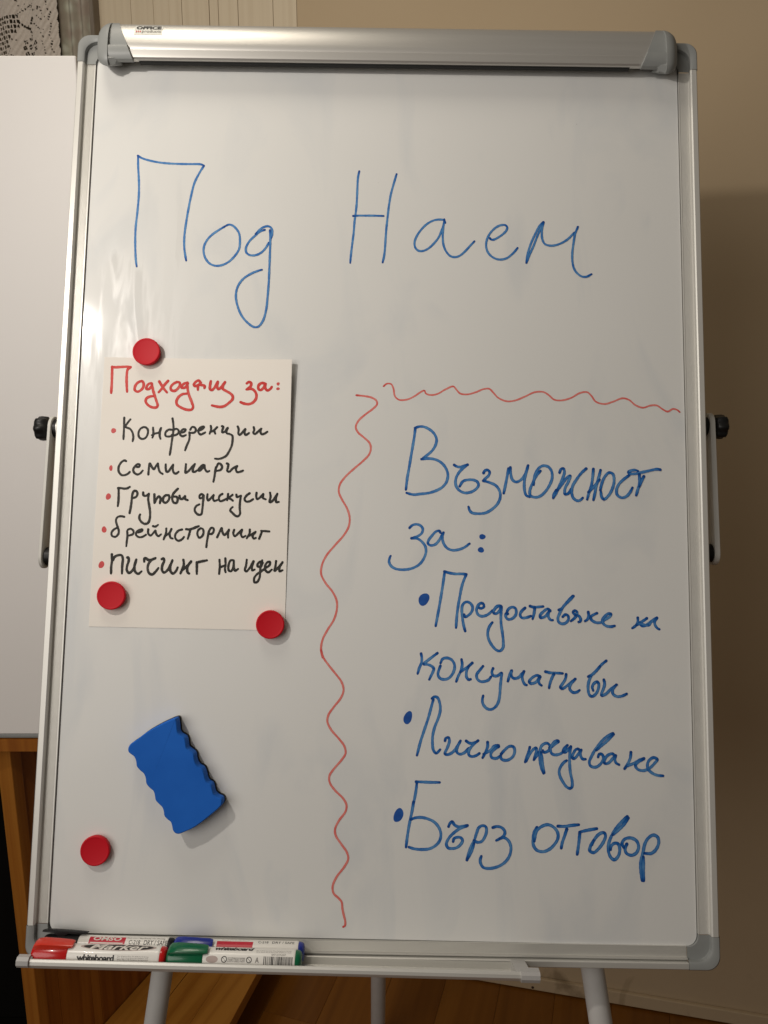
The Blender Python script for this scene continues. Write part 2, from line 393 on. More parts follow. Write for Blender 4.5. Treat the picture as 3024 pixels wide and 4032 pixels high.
# platform planks on the floor
e0=hitz(905,4032,zpl); e1=hitz(1020,3820,zpl)
PMx=Matrix(((dirc.x*-1*0+nrm.x,dirc.x,0,c0.x),(nrm.y,dirc.y,0,c0.y),(0,0,1,0),(0,0,0,1)))
plat=empty('pine_platform',None,mw=PMx); tag(plat,'low pine plank platform on the floor, right of the pine cabinet','platform')
ip=PMx.inverted(); a0=ip@e0; a1=ip@e1
def edgeat(y): return a0.x+(a1.x-a0.x)*(y-a0.y)/(a1.y-a0.y)
nP=3
ya,yb=-.35,.50
for i in range(nP):
    f0=i/nP; f1=(i+1)/nP
    q=[(edgeat(ya)*f0+.0006,ya),(edgeat(ya)*f1-.0006,ya),(edgeat(yb)*f1-.0006,yb),(edgeat(yb)*f0+.0006,yb)]
    V=[(x,y,z) for z in (zpl-.028,zpl-.0012*(i%2)) for x,y in q]
    link('plank',V,[(0,1,2,3),(4,5,6,7),(0,1,5,4),(1,2,6,5),(2,3,7,6),(3,0,4,7)],M_pine_x,parent=plat)
link('batten',*box(.02,edgeat(0)-.05,-.3,-.24,0,zpl-.029),M_pine,parent=plat)
link('batten',*box(.02,edgeat(.3)-.05,.34,.40,0,zpl-.029),M_pine,parent=plat)
# added black sheets, painting in the shade left of the cabinet
rc=nearc+Vector((-.02,.02,0))
dk=mat('painted_shade_black',(.006,.005,.004),.95,0,0,.1)
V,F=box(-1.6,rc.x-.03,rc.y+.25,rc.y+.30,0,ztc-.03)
tag(link('shade_backdrop',V,F,dk),'added black sheet standing in for the shade in the gap left of the pine cabinet','shade sheet')
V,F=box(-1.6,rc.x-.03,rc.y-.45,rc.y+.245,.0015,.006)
tag(link('shade_floor_sheet',V,F,dk),'added black sheet painting the shade on the floor left of the pine cabinet','mat')
# ------------------------------------------------------------------ easel
foot=Vector((bo.x,bo.y+.15,0))
easel=empty('flipchart_easel',foot); tag(easel,'whiteboard flipchart easel with grey corners, handwritten in blue and red','easel')
ML=Matrix.Translation(-foot)@MB
def part(name,vf,m,parent=None,smooth=False,sharp=35,scale=mm,label=None):
    v,f=S(vf,scale)
    if parent is None: o=link(name,v,f,m,parent=easel,mw=ML,smooth=smooth,sharp=sharp)
    else: o=link(name,v,f,m,parent=parent,smooth=smooth,sharp=sharp)
    if label: o['label']=label
    return o
# board sheet with rounded lower corners
X1,YT,YB,RC=329.2,478,-475.9,11
out=[(-X1,YT),(X1,YT)]
for i in range(9):
    a=-math.pi/2*i/8; out.append((X1-RC+RC*math.cos(a),YB-.0 -1.2+RC+RC*math.sin(a)))
for i in range(9):
    a=-math.pi/2-math.pi/2*i/8; out.append((-X1+RC+RC*math.cos(a),YB+1.4+RC+RC*math.sin(a)))
surf=part('writing_surface',loft([[(x,y,-6) for x,y in out],[(x,y,0) for x,y in out]]),[M_white])
# aluminium side rails (ribbed)
def railprof(sx):
    p=[(349,-12),(349.4,6),(348,8),(342.8,8),(341.6,6.8),(341.4,2.2)]
    x=340.6
    while x>331.2:
        p+=[(x,2.2),(x-.35,1.7),(x-.7,1.7),(x-.95,2.2)]; x-=1.05
    p+=[(330.3,2.2),(330.2,-7),(336,-12)]
    return [(sx*a,b) for a,b in p]
part('side_rail',extr(railprof(-1),'y',-464.9,464.9),M_alu)
part('side_rail',extr(railprof(1),'y',-464.9,464.9),M_alu)
def botprof():
    p=[(-497,-12),(-497.4,6),(-496,8),(-491,8),(-490,6.8),(-490,1.8),(-488.9,1.8),(-488.9,4.2),(-488.2,5),(-486.9,4.8),(-486.6,2.2)]
    y=-486.3
    while y<-477.4:
        p+=[(y,2.2),(y+.35,1.75),(y+.7,1.75),(y+.95,2.2)]; y+=1.05
    return p+[(-476.6,2.2),(-476.6,-7),(-484,-12)]
part('bottom_rail',extr(botprof(),'x',-317.9,317.9),M_alu_h)
part('top_rail',extr([(497,-12),(497,8),(491,8),(490,2.2),(478.2,2.2),(478.2,-7),(484,-12)],'x',-313.9,313.9),M_alu_h)
part('back_sheet',box(-334,334,-482,482,-11,-7.5),M_edge)
# grey corner pieces
def corner(sx,sy,L1,L2):
    # raised L-shaped rim + lower inner flange, both swept with rounded outer corner
    def arc(r,cx_,cy_,n=8): return [(cx_+r*math.cos(t*math.pi/2/n),cy_+r*math.sin(t*math.pi/2/n)) for t in range(n+1)]
    XO,YO=349.9,497.6; RO=13
    outer=[(L1,YO)]+list(reversed(arc(RO,XO-RO,YO-RO)))+[(XO,L2)]
    RI=14
    inner=[(L1,YO-8.4)]+list(reversed(arc(RI,XO-8.4-RI,YO-8.4-RI)))+[(XO-8.4,L2)]
    V=[];F=[]
    n=len(outer)
    for (x,y),(a,b) in zip(outer,inner):
        dx=(x-a);dy=(y-b)
        V+=[(x,y,-12.4),(x,y,6.4),(x-dx*.18,y-dy*.18,8.5),(a+dx*.2,b+dy*.2,8.5),(a,b,7.2),(a-dx*.05,b-dy*.05,2.7)]
    for i in range(n-1):
        for j in range(5):
            p=i*6+j; F.append((p,p+1,p+7,p+6))
    # inner flange
    fl=[(L1,YO-8.0)]+list(reversed(arc(RI,XO-8-RI,YO-8-RI)))+[(XO-8.0,L2)]
    r2=11
    fin=[(L1,477.0)]+[(330.2-r2+r2*math.sin(t*math.pi/16),477.0-r2+r2*math.cos(t*math.pi/16)) for t in range(9)]+[(330.2,L2)]
    k=len(V); m_=len(fl)
    V+=[(x,y,2.7) for x,y in fl]+[(x,y,2.7) for x,y in fin]+[(x,y,-7) for x,y in fin]
    F+=[(k+i,k+i+1,k+m_+i+1,k+m_+i) for i in range(min(len(fl),len(fin))-1)]
    F+=[(k+m_+i,k+m_+i+1,k+2*m_+i+1,k+2*m_+i) for i in range(len(fin)-1)]
    V=[(sx*x,sy*y,z) for x,y,z in V]
    return V,F
for sx_,sy_ in ((-1,1),(1,1),(-1,-1),(1,-1)):
    part('corner_cap',corner(sx_,sy_,314 if sy_>0 else 318,465),M_grey,smooth=True,sharp=40)
# clamp bar
prof=[(508,1),(509,5),(508,10),(505,14.5),(500,18),(493,20.8),(486,22.2),(478,22.8),(472,22.4),(470.2,21.6),(469.6,22.6),(468.8,23.2),(467.9,23),(464,22.4),(461,21.6),(459.6,19.8),(459.4,16),(462,14.5),(495,12),(500,1)]
bar=part('clamp_bar',extr(prof,'x',-306,306),M_bar,smooth=True,sharp=28)
part('clamp_jaw',extr([(461,10),(460.6,15),(459.1,17.6),(458.6,16.6),(459.2,11)],'x',-276,270),M_rubber)
# end caps of the clamp bar
C0=(484,4)
def off(p,d):
    v=Vector((p[0]-C0[0],p[1]-C0[1])); L=v.length; return (C0[0]+v[0]*(L+d)/L,C0[1]+v[1]*(L+d)/L)
sp=[(511,0),(512,4),(509,11),(504.5,17),(499.5,21.5),(493,24.8),(485,26.6),(478,27.2),(471,27.2),(465,26.8),(458,26),(453,24),(451,20.5),(453.5,15.5),(461,5)]
def endcap(sx):
    # inner sleeve over the bar, slanted rim
    def xb(y): return 282+ (y-459)*.40
    rings=[]
    pr=[off(p,1.2) for p in prof[:16]]+[(459.6,17.5),(462,13),(468,2)]
    r1=[(xb(y) if y>458 else xb(458),y,z) for y,z in pr]; r2=[(312,y,z) for y,z in pr]
    sl=loft([r1,r2],closed=False)
    # rim wall of the sleeve
    r0=[(xb(y),)+off((y,z),-1.6) for y,z in pr]
    rim=loft([r0,r1],closed=False)
    # outer dome
    D=[]
    K=10
    for k in range(K+1):
        t=k/K; a=t*math.pi/2
        s=math.cos(a)**.62 if k<K else .02
        ring=[]
        for y,z in sp:
            x=308.5+16.3*math.sin(a)
            ring.append((x,C0[0]+(y-C0[0])*s,C0[1]+(z-C0[1])*s if z>C0[1] else z*(.3+.7*s)))
        D.append(ring)
    dome=loft(D,closed=False)
    # lower band running along the bar below the crease
    low=[(472.6,23.4),(472,26),(470.6,26.6),(465,26),(461,25),(458,22.6),(457.2,18)]
    b1=[(xb(y)+.4,y,z) for y,z in low]; b2=[(310,y,z) for y,z in low]
    band=loft([b1,b2],closed=False)
    bandcap=loft([[(xb(y)+.4,)+off((y,z),-3.5) for y,z in low],b1],closed=False)
    # dome front lip (edge thickness towards the recess) and lower hook
    lip=loft([[(308.5,y,z) for y,z in sp],[(308.5,)+off((y,z),-5.0) for y,z in sp]],closed=False)
    hook=loft([[(309,457,25),(309,451.6,20),(309,453.8,15.5),(309,461,5),(309,462,24)],[(298,459.5,22.5),(302,454.5,19),(302,456,15),(298,462,6),(298,462,22)]])
    V,F=merge(sl,rim,dome,band,bandcap,lip,hook)
    return [(sx*x,y,z) for x,y,z in V],F
for sx_ in (-1,1):
    ec=part('bar_end_cap',endcap(sx_),M_grey,smooth=True,sharp=40)
# sticker on the bar
M_stk=mat('clear_sticker',(.60,.60,.56),.5,.2)
def barpoint(x,t,lift_=.25):
    # t = board y on the upper face of the bar
    for (y0,z0),(y1,z1) in zip(prof,prof[1:]):
        if y1<=t<=y0 and y0>472:
            f=(y0-t)/(y0-y1+1e-9); n=Vector((-(z1-z0)*-1,-(y1-y0))).normalized()
            y=y0+(y1-y0)*f; z=z0+(z1-z0)*f
            d=Vector((y-C0[0],z-C0[1])).normalized()*lift_
            return (x,y+d.x,z+d.y)
    return (x,t,22)
SX0,SX1,SYT,SYB=-281.5,-250.3,501.0,487.0
V=[barpoint(SX0+(SX1-SX0)*i,SYT+(SYB-SYT)*j/8,.2) for j in range(9) for i in range(2)]
stk=part('sticker',(V,[(2*j,2*j+1,2*j+3,2*j+2) for j in range(8)]),M_stk,parent=bar)
def text_mesh(s,size=1.0,offset=0.0,shear=0.0,space=1.0,res=3):
    c=bpy.data.curves.new('t','FONT'); c.body=s; c.size=size; c.offset=offset; c.shear=shear; c.space_character=space; c.resolution_u=res
    o=bpy.data.objects.new('t',c); COL.objects.link(o)
    dg=bpy.context.evaluated_depsgraph_get(); me=o.evaluated_get(dg).to_mesh()
    v=[tuple(p.co) for p in me.vertices]; f=[tuple(p.vertices) for p in me.polygons]
    o.evaluated_get(dg).to_mesh_clear(); bpy.data.objects.remove(o); bpy.data.curves.remove(c)
    bm=bmesh.new(); bv=[bm.verts.new(p) for p in v]
    for q in f:
        try: bm.faces.new([bv[i] for i in q])
        except ValueError: pass
    ya=min(p[1] for p in v); yb_=max(p[1] for p in v)
    for i in range(1,9):
        bmesh.ops.bisect_plane(bm,geom=bm.verts[:]+bm.edges[:]+bm.faces[:],plane_co=(0,ya+(yb_-ya)*i/9,0),plane_no=(0,1,0))
    bm.verts.index_update(); v=[tuple(p.co) for p in bm.verts]; f=[tuple(p.index for p in q.verts) for q in bm.faces]; bm.free()
    x0=min(p[0] for p in v); x1=max(p[0] for p in v); y0=min(p[1] for p in v); y1=max(p[1] for p in v)
    return [((p[0]-x0)/(x1-x0),(p[1]-y0)/(y1-y0)) for p in v],f
def subdiv(v,f,maxl=.15):
    return v,f
def bar_text(s,x0,x1,yb,yt,m,**k):
    v,f=text_mesh(s,**k)
    part('printed_word',([barpoint(x0+a*(x1-x0),yb+b*(yt-yb),.45) for a,b in v],f),m,parent=stk)
M_pk=mat('print_black',(.015,.013,.012),.5); M_pr=mat('print_red',(.55,.02,.02),.5); M_pg=mat('print_grey',(.10,.085,.075),.5)
bar_text('OFFICE',-279.8,-252,494.5,499.8,M_pk,offset=.05)
bar_text('products',-273,-252,488.6,493.6,M_pg)
for i in range(3):
    x=-279.6+i*2.1
    part('printed_chevron',([barpoint(x,492.8,.45),barpoint(x+1.5,491.2,.45),barpoint(x,489.6,.45)],[(0,1,2)]),M_pr,parent=stk)
# ------------------------------------------------------------------ pen tray (slightly out of level)
TM=Matrix.Translation((-90*mm,0,0))@Matrix.Rotation(-.0086,4,'Z')@Matrix.Translation((90*mm,0,0))
def tpart(name,vf,m,parent=None,**k):
    v,f=S(vf)
    v=[tuple(TM@Vector(p)) for p in v]
    o=link(name,v,f,m,parent=easel if parent is None else parent,mw=ML if parent is None else None,smooth=k.get('smooth',False),sharp=k.get('sharp',35))
    return o
trp=[(-489.6,8.8),(-489.2,10.2),(-495.6,11),(-496.6,13),(-491.0,41.2),(-488.6,42.6),(-482.6,43.4),(-481.9,44.2),(-482.2,45.2),(-484,46.4),(-487,46.6),(-489.0,45.2),(-491.2,42.8),(-498.4,13.0),(-496,9)]
tray=tpart('pen_tray',extr(trp,'x',-324.5,154),M_alu_h,smooth=True,sharp=25)
M_lg=varied('light_grey_plastic',(.42,.41,.40),(.47,.46,.44),.4,30)
def trayend(x0,x1):
    p=[(-479.4,45.6),(-480,46.4),(-483,47.4),(-486,47.4),(-488.8,45.4),(-498.4,12),(-496,8.9),(-486,8.9),(-484,12),(-483,38)]
    return extr(p,'x',x0,x1)
tpart('tray_end_cap',merge(extr([(-479.4,41),(-479.8,46),(-482.5,48.6),(-486.6,48.6),(-489.4,46),(-489.4,41)],'x',-335.5,-324.0),
   loft([[(-325,-483,8.9),(-325,-497,8.9),(-325,-489,44),(-325,-481,44)],[(-322,-482,8.9),(-322,-497,8.9),(-322,-489,44),(-322,-480.8,44)]])),M_lg,smooth=True,sharp=30)
M_lg_=0#=varied('light_grey_plastic',(.42,.41,.40),(.47,.46,.44),.4,30)
tpart('tray_end_cap',merge(extr([(-480.8,38),(-481.0,46.6),(-483.5,48.6),(-487.4,48.6),(-491.2,46),(-491.2,38)],'x',147,165),
   extr([(-487,9),(-497.8,9),(-491,42),(-483,44),(-482.2,41)],'x',143,156.5)),M_lg,smooth=True,sharp=30)
# thin glossy ribs inside the tray
# ------------------------------------------------------------------ side arms with knobs
def arm(sx,yt,yb,yk):
    a=part('side_arm',([],[]),M_arm) if False else None
    pts=[]
    r=12.5; zc=-19
    for i in range(13):
        t=math.pi*i/12; pts.append((yt-r+r*math.sin(t),zc+r*math.cos(t)))
    for i in range(13):
        t=math.pi*i/12; pts.append((yb+r-r*math.sin(t),zc-r*math.cos(t)))
    slant=lambda y: (yt-y)*.012
    rings=[[(sx*(x+slant(y)),y,z) for y,z in pts] for x in ((361.0,361.5,364.2,364.7) if sx<0 else (359.6,360.2,364.6,365.2))]
    sh=[[(x,(y-(yt+yb)/2)*(.997 if i in (0,3) else 1)+(yt+yb)/2,(z-zc)*(.95 if i in (0,3) else 1)+zc) for x,y,z in R_] for i,R_ in enumerate(rings)]
    ao=part('side_arm',loft(sh),M_arm,smooth=True,sharp=40)
    part('spacer',lathe([(9,350),(9,352),(10.5,352.2),(10.5,361.4)],24,'x',(0,yk,zc)) if sx>0 else lathe([(9,-350),(9,-352),(10.5,-352.2),(10.5,-361.4)],24,'x',(0,yk,zc)),M_black,parent=ao,smooth=True)
    yl=yb+13
    s0=363 if sx>0 else -363
    part('spacer',lathe([(8.5,sx*350),(10,sx*352),(10,sx*361.6)],24,'x',(0,yl,zc)),M_black,parent=ao,smooth=True)
    if sx<0:
        part('steel_ring',lathe([(10.9,sx*355),(10.9,sx*356.6)],24,'x',(0,yk,zc)),M_alu,parent=ao,smooth=True)
    # lobed knob
    def lobed(xx,rr,am):
        return [(sx*xx,yk+(rr+am*math.cos(7*t))*math.cos(t),zc+(rr+am*math.cos(7*t))*math.sin(t)) for t in [2*math.pi*i/70 for i in range(70)]]
    R_=[lobed(365.2,6.5,0),lobed(367.2,8.0,0),lobed(368.2,10.6,.4),lobed(369.6,12.4,.9),lobed(376,13.0,1.0),lobed(379.4,12.5,1.0),lobed(381.2,10.3,.7),lobed(380.8,7.6,.0),lobed(380.1,3,.0)]
    part('knob',loft(R_),M_black,smooth=True,sharp=60)
arm(-1,63,-105,49.5)
arm(1,78,-90,63)
# legs
def pz(u,v,z):
    c=CAMP; n=MB.to_3x3()@Vector((0,0,1)); return hit(u,v,MB@Vector((0,0,z)),n)
def leg(name,pa,pb,r,top_ext,label=None,foot_ext=True):
    d=(pb-pa).normalized()
    top=pa-d*top_ext
    bot=pb+d*((pb.z-.02)/-d.z)
    a=top-foot; b=bot-foot; mid=a+(b-a)*.55
    v,f=tube(a,b,r,n=24); o=link(name,v,f,M_leg,parent=easel,smooth=True,sharp=40)
    v,f=tube(b-d*.005,b+d*.018,r*1.25,n=20); link('rubber_foot',v,f,M_rubber,parent=o,smooth=True,sharp=40)
    return o
l1=leg('leg',pz(641,3812,-.045),pz(609,4032,-.045),.0112,.75)
l2=leg('leg',pz(2333,3815,-.045),pz(2366,4032,-.045),.0122,.75)
rb=hitz(1488,4085,.02); rt=MB@Vector((-.002,.40,-.03))
dd=(rb-rt).normalized()
o=link('leg',*tube(rt-foot,rb-foot,.0148,n=24),M_leg,parent=easel,smooth=True,sharp=40)
link('rubber_foot',*tube(rb-foot-dd*.004,rb-foot+dd*.015,.016,n=20),M_rubber,parent=o,smooth=True,sharp=40)
# ------------------------------------------------------------------ handwriting
BOARD_INK=[
('handwritten_word','blue heading word reading Под','blue',2.45,['-277.9,358.3 -277.1,344.8 -275.3,325.4 -274.9,310.3 -275.6,291 -276.6,275 -276.4,260.1 -275.5,245.2 -274.5,235.7 -273.3,229.2',
 '-278.2,358.5 -273.7,355.7 -264.3,352.8 -250.8,350.4 -233.2,349.4 -217.7,349.4 -207.4,349.3 -203.4,347.9',
 '-203.4,347.7 -208,339.4 -213.2,327.4 -216.2,313.3 -219.1,294 -221,277.9 -222,264.1 -221.5,251.3 -220.1,242.9 -218.8,236.8',
 '-177.4,277 -184.9,272.1 -192.9,265.6 -198.2,258 -200,250.6 -198.6,242.1 -193.7,234.8 -187.5,231.7 -180.4,231.9 -172.4,235.7 -165.5,242.6 -160.7,251.2 -160,259.7 -161.3,269.2 -165.6,275.6 -169.8,278.7 -173.4,279.1 -176.4,277.7',
 '-132.8,273.7 -137.9,271.7 -143.9,266.3 -149.8,259.8 -153.1,252.4 -152.4,247.1 -148.2,244.2 -142.1,244.3 -136.1,247.3 -131.2,252.7 -127.8,259.1',
 '-142.9,268.4 -139,273.3 -134,276.9 -128.4,277.8 -124.9,274.6 -124.5,268.7 -125.9,263.4',
 '-127.1,273.5 -126.4,263.4 -126.3,245.4 -126.4,229.5 -126.6,213.7 -127.3,198 -128.5,182.3 -131.6,169.7 -136.5,162.9 -141,162.3 -147.7,166.4 -155,174.6 -160.5,187 -162.4,198.5 -160.7,207.9 -155.4,216.4 -147.5,222.3 -139.5,226.1 -134.5,227.7',
 ]),
('handwritten_word','blue heading word reading Наем','blue',2.45,['-29,343.8 -30.3,336.2 -30.8,322.2 -31.1,308.2 -32,295.4 -33.2,284.6 -33.9,271.8 -35.4,257 -36.5,245.3 -37,237',
 '12.8,341 9.7,329.3 6.8,317.4 4.9,304.5 3.6,291.6 2.3,276.7 1.6,263.9 1.1,253.3 0.2,244.8 -1.2,237.9',
 '-35,291.3 -28.7,291.8 -20.5,291.9 -12.3,292 -5.1,291.9 -0.8,291.8',
 '67.8,284.9 66.5,287.8 61.4,288.6 55.3,287.6 48.1,283.7 41.6,277.2 36.6,269.7 33.9,262.2 34.7,255.9 38.3,252.2 43.4,252 49.5,255.1 55.5,261 60.6,268 64,276.5 66.3,284 66.7,289.1',
 '66.7,288.3 65.4,277.6 65.1,267 66.2,258.5 69.4,251.1 74,246.4 79.1,245.4 84.1,247.1 90.2,252.5 96.3,259.5 100.4,264.1',
 '117.4,268 118.5,266.5 121.4,266.1 126.1,268.5 132.1,272.9 135.9,277.3 136.6,280.9 134.6,283.1 130.8,283.3 126.1,281.6 121,277.6 116.8,272.2 114.1,265.9 113.2,259.3 114.7,252.7 118.5,247.5 124.5,244 130.4,243.4 136.3,245.1 141.4,249.1 145.6,253.6 148.2,257.2',
 '176.8,287.6 172.1,281.9 166.9,271.6 161.8,259.1 158.8,247.6 157.7,239.7',
 '157.9,240.1 161.8,250.3 166,260.1 170.3,271.7 173.7,279.7 176.8,287.3',
 '177.2,287.3 175.6,280.6 175,273.5 175.6,267.3 178.3,262.1 183.8,260.2 190.6,260.9 198.3,264.1 205.1,269.1 211.1,275.8',
 '215.2,282.5 212,274.1 210,262.5 208.7,251.9 208.8,242.2 210.4,234.3 214.1,228.7 219.2,225.2 224.2,225.1 229.8,228.1',
 ]),
('handwritten_word','blue word reading Възможност','blue',2.99,['37.2,52.7 36.4,44.1 34.6,32 32.7,19.9 30.9,7.9 29.1,-3.2 27.9,-15.1',
 '36.8,52.4 40.8,53.9 45.8,54 51.8,51.6 57.3,47 60.3,40.5 59.4,34.4 56,28.3 50.1,22.7 44.7,18.4',
 '44.2,18.4 52.1,19.2 59,18.3 65,15.4 70,10 72.8,2.5 71.6,-5.5 67.2,-11.5 60.3,-15.6 52.5,-18.2 43.6,-19.4 35.7,-20.2 28.6,-18.5',
 '79.4,12.8 81.9,11.2 85.8,10.5 89.8,11.6 94.2,13.4',
 '94.2,13.2 89.8,9.8 84.9,4.7 81.5,-2.3 81.5,-9.3 85,-14.7 90.9,-17.4 96.8,-16.8 102.8,-13.5 105.9,-8.9 104.2,-5 99.7,-3.3 93.8,-3.4 88.9,-5.2 85.5,-10.7',
 '111.1,4.1 112.6,6.9 115.5,7.7 117.7,5.7 117,2.2 113.6,-1.3 110.8,-4.1',
 '110.8,-4.1 117.5,-5.8 124.5,-9.1 128.4,-14.6 129.2,-21.5 126.5,-28.5 120.6,-34.5 113.7,-38.6 105.8,-39.7 98.9,-38.8 96.5,-36.4 95.2,-32.4',
 '132.9,-17.3 134.3,-10.5 136.3,-0.5 138.1,10',
 '140.1,11.1 140.5,3.6 142.2,-2.4 146.2,-4.8 151.1,-2.7 155.6,2.8 158.1,8.8 159.3,13.4',
 '159.1,13.4 156.6,3.8 155.1,-4.2 155.1,-12.1 157,-19.1 161,-20.8',
 '172.5,7.6 168,2.4 164,-5.7 161,-13.7 161.5,-19.2 166.9,-21.1 172.4,-19.5 177.8,-14.4 182.3,-7.4 185,0.6 184.3,7.6 180.9,12.1 175.5,13.3 171,10.9 167,4.3 165.5,-1.7 165,-7.7',
 '192.9,5.9 194.7,10 197.2,10.6 198.2,6.8 196.2,-0.2 192.6,-8.2 189.1,-16.2 186.2,-21.3',
 '189.5,-12.8 186.7,-17.8 185.9,-21.8',
 '190.6,-13.2 195.6,-6.2 200.6,0.4 204.4,2.9 202.1,-4.1 198.7,-11.1 198.7,-17.1 202,-16.5 205.5,-11',
 '221.8,11 216.5,6.1 210.5,-2 207,-8 205.9,-15 207.3,-20.9 211.3,-24 214.7,-23.6 217.7,-20.8',
 '229.4,10.8 228.3,0.3 226.7,-8.7 224.2,-15.7 222.3,-22.7',
 '237.1,9.6 234.7,0.4 232.1,-8.6 230.5,-16.6 229,-23.1',
 '223.7,-14.7 228.2,-10.2 233.1,-4.6 236,-0.8',
 '236.5,-12.5 238.1,-5.5 241.6,2.5 246.1,6.8 250.1,5.6 251.5,-1.3 249.9,-9.3 245.8,-17.3 240.3,-22.2 237.9,-19.5 237,-13',
 '267.8,4.4 261.8,-0.2 256.8,-5.2 254,-11.3 254.7,-17.2 259.6,-20.1 264.5,-18.5 268.5,-14 271.1,-9',
 '301.5,10.9 297.6,11.4 289.7,9.7 281.7,7.8 274.8,6.2 268.8,6.1 266.9,7.6 269.9,9.4 274.3,10 277.3,9.1',
 '278.7,5.6 278.6,-3.9 276.5,-11.9 274.9,-17.4',
 '283.6,3.7 280.5,-2.9 278.5,-7.9',
 ]),
('handwritten_word','blue word reading за','blue',2.85,['32.2,-56.3 35.1,-53.4 39.5,-52.2 44,-53.5 46.5,-56.9 45.5,-61.4 41.2,-64.9 34.3,-67.4',
 '34.3,-67.2 40.2,-67.3 45.1,-70.2 49.1,-75.1 50.2,-80.9 48.3,-87.8 43.5,-94.7 35.7,-99.2 26.9,-100.8 18.1,-100 13.2,-97.1 11,-92.8 11.6,-88.4 12.5,-86.4',
 '65.5,-60.8 64.2,-58.9 60.7,-59.6 56.4,-64.1 52.8,-69.1 52.2,-72.6 55,-74.5 59.9,-73.4 64.7,-67.9 67.6,-61.5',
 '68.6,-60.5 67.5,-65.9 68.7,-71.8 72.6,-77.1 78.5,-79.3 85.4,-78.4 91.3,-75.9 96.6,-71.9',
 ]),
('colon_dot','','bluedot',0.0,[(110.2,-64.4,3.3,3,0),]),
('colon_dot','','bluedot',0.0,[(108.7,-78.5,3.4,2.9,0),]),
('bullet_dot','','bluedot',0.0,[(48.5,-131.9,5.6,6.7,30),]),
('handwritten_word','blue word reading Предоставяне','blue',2.99,['70.3,-101.9 69.4,-109.1 68.2,-118 66.5,-128.7 64.8,-139.4 63.1,-149.1 61.2,-159.7',
 '69.8,-102.1 75.2,-103.5 81.5,-104.4 87.7,-104.3 93.6,-104.6',
 '93.3,-104.6 90.5,-111.4 88.3,-118.6 86.5,-128.4 84.8,-138.2 83.5,-148.8 82.7,-161.1',
 '92.4,-164.5 90.7,-158.4 89.3,-149.6 88.7,-141.6 89.7,-136.7 93.3,-133.8 97.3,-134.9 100,-138.8 99.5,-143.2 96.4,-147.3 92,-149.5 91.1,-146.9',
 '105.8,-139.2 109.3,-140.4 112,-138.6 111.3,-135.5 108.9,-134.9 105.8,-137.4 104.2,-142.3 105.8,-146.7 109.4,-148.6 113.8,-147.9 117.8,-145.6 120.9,-142.4',
 '122.7,-142 126.3,-138.4 129.8,-137.6 128.9,-141.9 125.4,-145.5 122.3,-145.1 123.1,-141.1 126.7,-137.5 130.3,-137.4',
 '130.7,-138.3 130,-148 130.3,-156.9 131.6,-165.6 132.5,-174.4 132.1,-181.4 129,-184.5 125.4,-183.7 120.1,-178.1 116.5,-170.3 116.5,-163.2 118.7,-157.9 121.1,-154.8',
 '137.4,-145.7 135.6,-145.3 135.2,-148.8 137.4,-151.3 141,-151 145,-147.8 146.3,-143.4 145,-139.4 141.4,-138.6 137.8,-140.9 136.1,-144.4',
 '155.7,-139 152.1,-142.4 150.3,-146.4 152.1,-149.5 156.5,-149.4 161.9,-147.5',
 '160.6,-137.1 164.6,-138.2 169.9,-137.9 174.8,-137.3',
 '165.9,-138.6 165,-144.8 163.5,-150.6',
 '182.2,-142 179.6,-139.8 175.1,-142.5 171.5,-146.6 171.9,-149 175.9,-148.3 180,-143.8 182.2,-141.1',
 '181.8,-141.1 180,-144.7 180.4,-148.6 182.6,-151.3 184.8,-151.5',
 '206.4,-125.7 202.8,-129.3 198.3,-134.2 194.7,-139.1 192,-144.5 190.2,-149.4 191,-153.3 194.6,-155.2 198.6,-154.1 201.3,-150.5 200.9,-146.6 198.2,-145.5 195.1,-148',
 '191.1,-140.8 193.8,-139.6 197.4,-135.6 202.8,-130.2 207.1,-125.7',
 '210.2,-146 208,-145.1 206.2,-142.9 208,-141.1 210.3,-142.4 209.3,-146.9 206.2,-150.4 203.9,-152.2',
 '208.9,-146 212.4,-146.8 214.2,-149.9 213.7,-152.5 211.9,-153',
 '222.3,-142.2 222.7,-146.7 221.3,-150.2 218.8,-152',
 '231.6,-143.4 228.5,-144.8 224.9,-147.5 225.7,-150.6 230.2,-153.2 235.5,-153.1 240,-149.9 244.5,-147.2 246.5,-144.1 243.6,-143.7 240,-146.4 237.3,-150.4 238.1,-154.3 241.7,-156.8 246.1,-157.3 250.1,-156.4',
 ]),
('handwritten_word','small blue word reading на beside the margin','blue',2.99,['274.7,-147.4 274.6,-152 272.3,-156 268.7,-158.7',
 '284.5,-147.9 280,-151 276.8,-152.9 278.5,-155.9 282.5,-155.8 287,-152.7 291.6,-149.1 295.1,-147.1 288.8,-151.8 286.1,-155.3 281.7,-155 277.3,-153.7 272.8,-155.6',
 '295.1,-147.3 292.4,-151.7 293.2,-155.7 295.8,-158.7 297.4,-159.4',
 ]),
('handwritten_word','blue word reading консумативи','blue',2.99,['46.1,-188.5 46.9,-192.9 46.7,-198.1 44.5,-203.4 42.8,-209.5',
 '63.4,-187.8 58.1,-191.8 52.9,-195.9 48.9,-199.4 52.9,-199.8 57.3,-201.5 59.6,-204 58.7,-207.5 56.6,-211.9 55,-215.4',
 '66.6,-200.9 64.9,-205.7 64.1,-210.1 66.3,-213.9 70.7,-215 75.1,-213.8 79.5,-208.9 81.5,-202.8 80.8,-198 77.6,-194.1 72.8,-192.7 68.8,-193.9 66.6,-198.3',
 '88.7,-194 89.4,-199.2 88.3,-205.3 85.3,-211.5 83.3,-217.1',
 '100.2,-197.3 96.3,-200.8 91.9,-204 87.5,-207.1',
